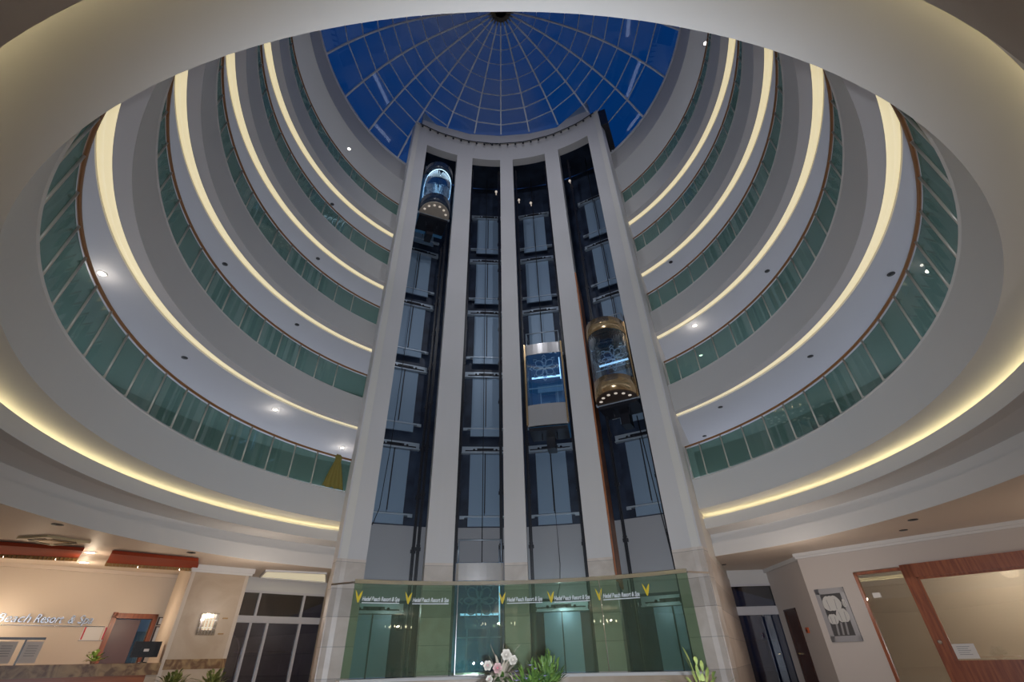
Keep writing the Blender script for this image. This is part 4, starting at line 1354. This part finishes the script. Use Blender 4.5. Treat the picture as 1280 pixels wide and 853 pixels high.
def logo(a, z, h, parent):
    """two curved yellow leaves forming a V"""
    c = GP(GR - .012, a, z); t = Vector((cos(R_(a)), -sin(R_(a)), 0)); n_ = Vector((-sin(R_(a)), -cos(R_(a)), 0)); up = Vector((0, 0, 1))
    for s_ in (-1, 1):
        L = []; Rr = []
        k = 9
        for i in range(k):
            q = i / (k - 1)
            xx = s_ * (.03 + .30 * q ** 1.7) * h
            w = .24 * h * sin(pi * min(q * .92 + .08, 1)) * (1.0 if s_ > 0 else .7)
            zz = (q - .5 + (0 if s_ > 0 else .04)) * h
            L.append(c + t * (xx - w / 2) + up * zz); Rr.append(c + t * (xx + w / 2) + up * zz)
        pts = L + Rr[::-1]
        bk = [p + n_ * .003 for p in pts]
        m_ = len(pts)
        mb = MB().add([*pts, *bk], [tuple(range(m_))[::-1], tuple(range(m_, 2 * m_))] + [(i, (i + 1) % m_, m_ + (i + 1) % m_, m_ + i) for i in range(m_)])
        obj('leaf', mb, M['yellow'], parent)

def text_on_glass(s, size, a0, z, width, parent):
    cu = bpy.data.curves.new('txt', 'FONT'); cu.body = s; cu.size = size; cu.shear = .25; cu.offset = .004
    to = bpy.data.objects.new('txt', cu); COL.objects.link(to)
    me0 = bpy.data.meshes.new_from_object(to.evaluated_get(bpy.context.evaluated_depsgraph_get()))
    xs = [v.co.x for v in me0.vertices]; x0 = min(xs); sc = width / (max(xs) - x0)
    mb = MB()
    vs = [GP(GR - .014, a0 + math.degrees((v.co.x - x0) * sc / GR), z + v.co.y) for v in me0.vertices]
    mb.add(vs, [tuple(p.vertices) for p in me0.polygons])
    n0 = len(vs)
    obj('lettering', mb, M['signwhite'], parent)
    nb = 10
    ub = MB()
    for i in range(nb):
        b0 = a0 + math.degrees(width * i / nb / GR); b1 = a0 + math.degrees(width * (i + 1) / nb / GR)
        ub.add([GP(GR - .014, b0, z - .05), GP(GR - .014, b1, z - .05), GP(GR - .014, b1, z - .03), GP(GR - .014, b0, z - .03)], [(0, 1, 2, 3)])
    obj('underline', ub, M['signwhite'], parent)
    bpy.data.objects.remove(to, do_unlink=True)

STK = [((447.6, 746), (452.5, 751.5), 'at the left end of the glass screen'), ((510.5, 748), (515.5, 753), 'on the left glass panel by its joint'),
       ((627.5, 748), (634, 752.5), 'on the middle panel above the flowers'), ((688.5, 746.5), (692.5, 751), 'on the middle panel before the third shaft'),
       ((748.6, 743.4), (754, 748), 'on the right panel over a marble pier'), ((807.7, 737.5), (813, 742), 'at the right end of the glass screen')]
for (lx, ly), (tx_, ty_), lb in STK:
    a, z = glass_at(lx, ly)
    r = empty('glass_sticker', GP(GR - .012, a, z), 'yellow two leaf emblem and white italic lettering, ' + lb, 'sticker', 'emblem stickers on the lobby glass')
    logo(a, z, .27, r)
    a2, z2 = glass_at(tx_, ty_)
    w = min(.92, (R_(30.6 - a2)) * GR - .05)
    if lx > 800:
        continue
    text_on_glass('Hedef Beach Resort & Spa', .135, a2, z2, w, r)

# ------------------------------------------------------------------ lobby table with flower basket and plants in front
tb = put(626, 851, (0, -4.1, 0), Vector((0, 1, 0)))
TZ = 1.235
table = empty('lobby_table', (tb.x + .25, -4.0, ZF), 'round table carrying the flower basket, at the bottom edge of the picture', 'table')
tc_ = (tb.x + .25, -4.0, 0)
obj('tabletop', MB().lathe([(.68, TZ - .04), (.70, TZ - .02), (.70, TZ), (.68, TZ)], tc_, 40), M['wood'], table)
obj('pedestal', MB().lathe([(.30, ZF), (.28, ZF + .04), (.07, ZF + .12), (.06, TZ - .15), (.16, TZ - .04)], tc_, 24), M['wood'], table)
bx, by = tb.x, -4.1
fb = empty('flower_basket', (bx, by, TZ), 'whitewashed bark basket of pale dried flowers with a pink rose', 'flower arrangement')
obj('basket', MB().lathe([(.095, TZ), (.105, TZ + .10), (.112, TZ + .105), (.09, TZ + .09)], (bx, by, 0), 24), M['basket'], fb)
dl = MB()
for i in range(190):
    a = random.uniform(0, 2 * pi); el = random.uniform(-.15, 1.3)
    dr = Vector((cos(a) * cos(el) * 1.2, sin(a) * cos(el) * .7, sin(el) * .8 + .1))
    st0 = Vector((bx, by, TZ + .10))
    leaf(dl, st0 + dr * random.uniform(.02, .07), dr, random.uniform(.12, .27), random.uniform(.018, .042), random.uniform(.2, 1.1))
DLEAF = dl
obj('dried_leaves', dl, M['dryleaf'], fb)
gl_ = MB()
for i in range(46):
    a = random.uniform(0, 2 * pi); el = random.uniform(.1, 1.2)
    dr = Vector((cos(a) * cos(el), sin(a) * cos(el) * .7, sin(el) * .8))
    leaf(gl_, Vector((bx, by, TZ + .10)), dr, random.uniform(.10, .19), .035, .3)
obj('green_leaves', gl_, M['leaf'], fb)
def rose(c, s, m1, m2, parent):
    """round open bloom turned towards the room: rings of cupped petals round a tight heart"""
    mb = MB(); c = Vector(c); s = s * .68
    fwd = Vector((0, -1, .25)).normalized(); sx = Vector((1, 0, 0)); sz = sx.cross(fwd) * -1
    for ring, (npet, rr, tilt, dd) in enumerate(((6, .95, .15, 0), (6, .78, .55, .12), (5, .55, 1.1, .22))):
        for k in range(npet):
            a = 2 * pi * k / npet + ring * .6
            rad_ = sx * cos(a) + sz * sin(a)
            leaf(mb, c + rad_ * (.10 * s) + fwd * (dd * s), rad_ + fwd * tilt, s * rr, s * 1.0, 0, .3, fwd)
    o = obj('rose', mb, m1, parent)
    obj('rose_heart', MB().lathe([(.05 * s, 0), (.26 * s, .12 * s), (.30 * s, .30 * s), (.20 * s, .48 * s), (.05 * s, .54 * s)], c, 12, sx, sz, fwd), m2, o)
rose((bx - .02, by - .10, TZ + .215), .062, M['petal'], M['petalcore'], fb)
rose((bx - .11, by - .05, TZ + .235), .060, M['whitepetal'], M['petal'], fb)
rose((bx + .05, by + .02, TZ + .31), .070, M['whitepetal'], M['whitepetal'], fb)
rose((bx + .11, by - .02, TZ + .27), .060, M['whitepetal'], M['whitepetal'], fb)
rose((bx - .09, by - .1, TZ + .14), .045, M['whitepetal'], M['petal'], fb)
rp = MB()
for t in (-.3, .1, .6): rp.tube([(bx, by, TZ + .12), (bx + t * .12, by - .02, TZ + .28), (bx + t * .3, by - .03, TZ + .39)], .0014, 4)
obj('twigs', rp, M['dryleaf'], fb)

plant('flowering_plant', (bx + .24, by - .06, TZ), 'leafy green plant with little lilac flowers right of the flower basket', 'plant', 190, .20, .022, M['leaf'], .07, .045, M['lilac'], 10, spread=1.15)
plant('flowering_plant', (bx + .40, by + .06, TZ), 'taller dark green plant with narrow leaves, right end of the table', 'plant', 150, .24, .018, M['leaf'], .06, .05, M['lilac'], 5, spread=.9, up=1.1)
q = put(876, 858, (0, -4.6, 0), Vector((0, 1, 0)))
plant('potted_plant', (q.x, q.y, q.z - .2), 'yellow green plant tips below the right end of the glass screen', 'plant', 22, .24, .03, M['leaf2'], .08, .12, up=1.2)
ps = MB().lathe([(.16, ZF), (.16, q.z - .2)], (q.x, q.y, 0), 20)
tag(obj('plant_stand', ps, M['marble_plain']), 'round plant stand below the bottom edge, under the right plant', 'plant stand')
# shrubs in front of the pillar
for px, py, lb, nn2 in ((216, 855, 'left', 90), (266, 852, 'right', 90)):
    q = put(px, py, PP(.3, .9, 0), nP)
    plant('potted_shrub', (q.x, q.y, ZF), 'yellow green shrub before the marble pillar, the %s one' % lb, 'shrub', nn2, .40, .08, M['leaf2'], .22, .62, spread=1.1)

# ------------------------------------------------------------------ chandeliers behind the camera (seen mirrored in the glass)
def chandelier(loc, label):
    r = empty('chandelier', loc, label, 'chandelier', 'brass candle chandeliers of the lobby')
    x, y, z = loc
    obj('stem', MB().tube([(x, y, ZC), (x, y, z)], .012, 6).lathe([(.02, -.12), (.07, -.05), (.05, .05), (.015, .15)], loc, 14), M['brass'], r)
    for k in range(8):
        a = 2 * pi * k / 8; d = Vector((cos(a), sin(a), 0)); c = Vector(loc)
        arm = obj('arm', MB().tube([c, c + d * .2 - Vector((0, 0, .08)), c + d * .66 - Vector((0, 0, .04)), c + d * .72 + Vector((0, 0, .05))], .010, 6), M['brass'], r)
        obj('candle_bulb', MB().lathe([(.012, .05), (.018, .10), (.022, .13), (.004, .19)], c + d * .72, 10), M['bulb'], arm)
    point_light('chandelier_light', (x, y, z + .12), CHANDELIER_W, (1.0, .84, .66), .04)

chandelier((-6.0, -14.5, 3.3), 'brass candle chandelier hanging behind the camera, left')
chandelier((0.6, -15.2, 3.3), 'brass candle chandelier hanging behind the camera, middle')
chandelier((7.2, -14.5, 3.3), 'brass candle chandelier hanging behind the camera, right')
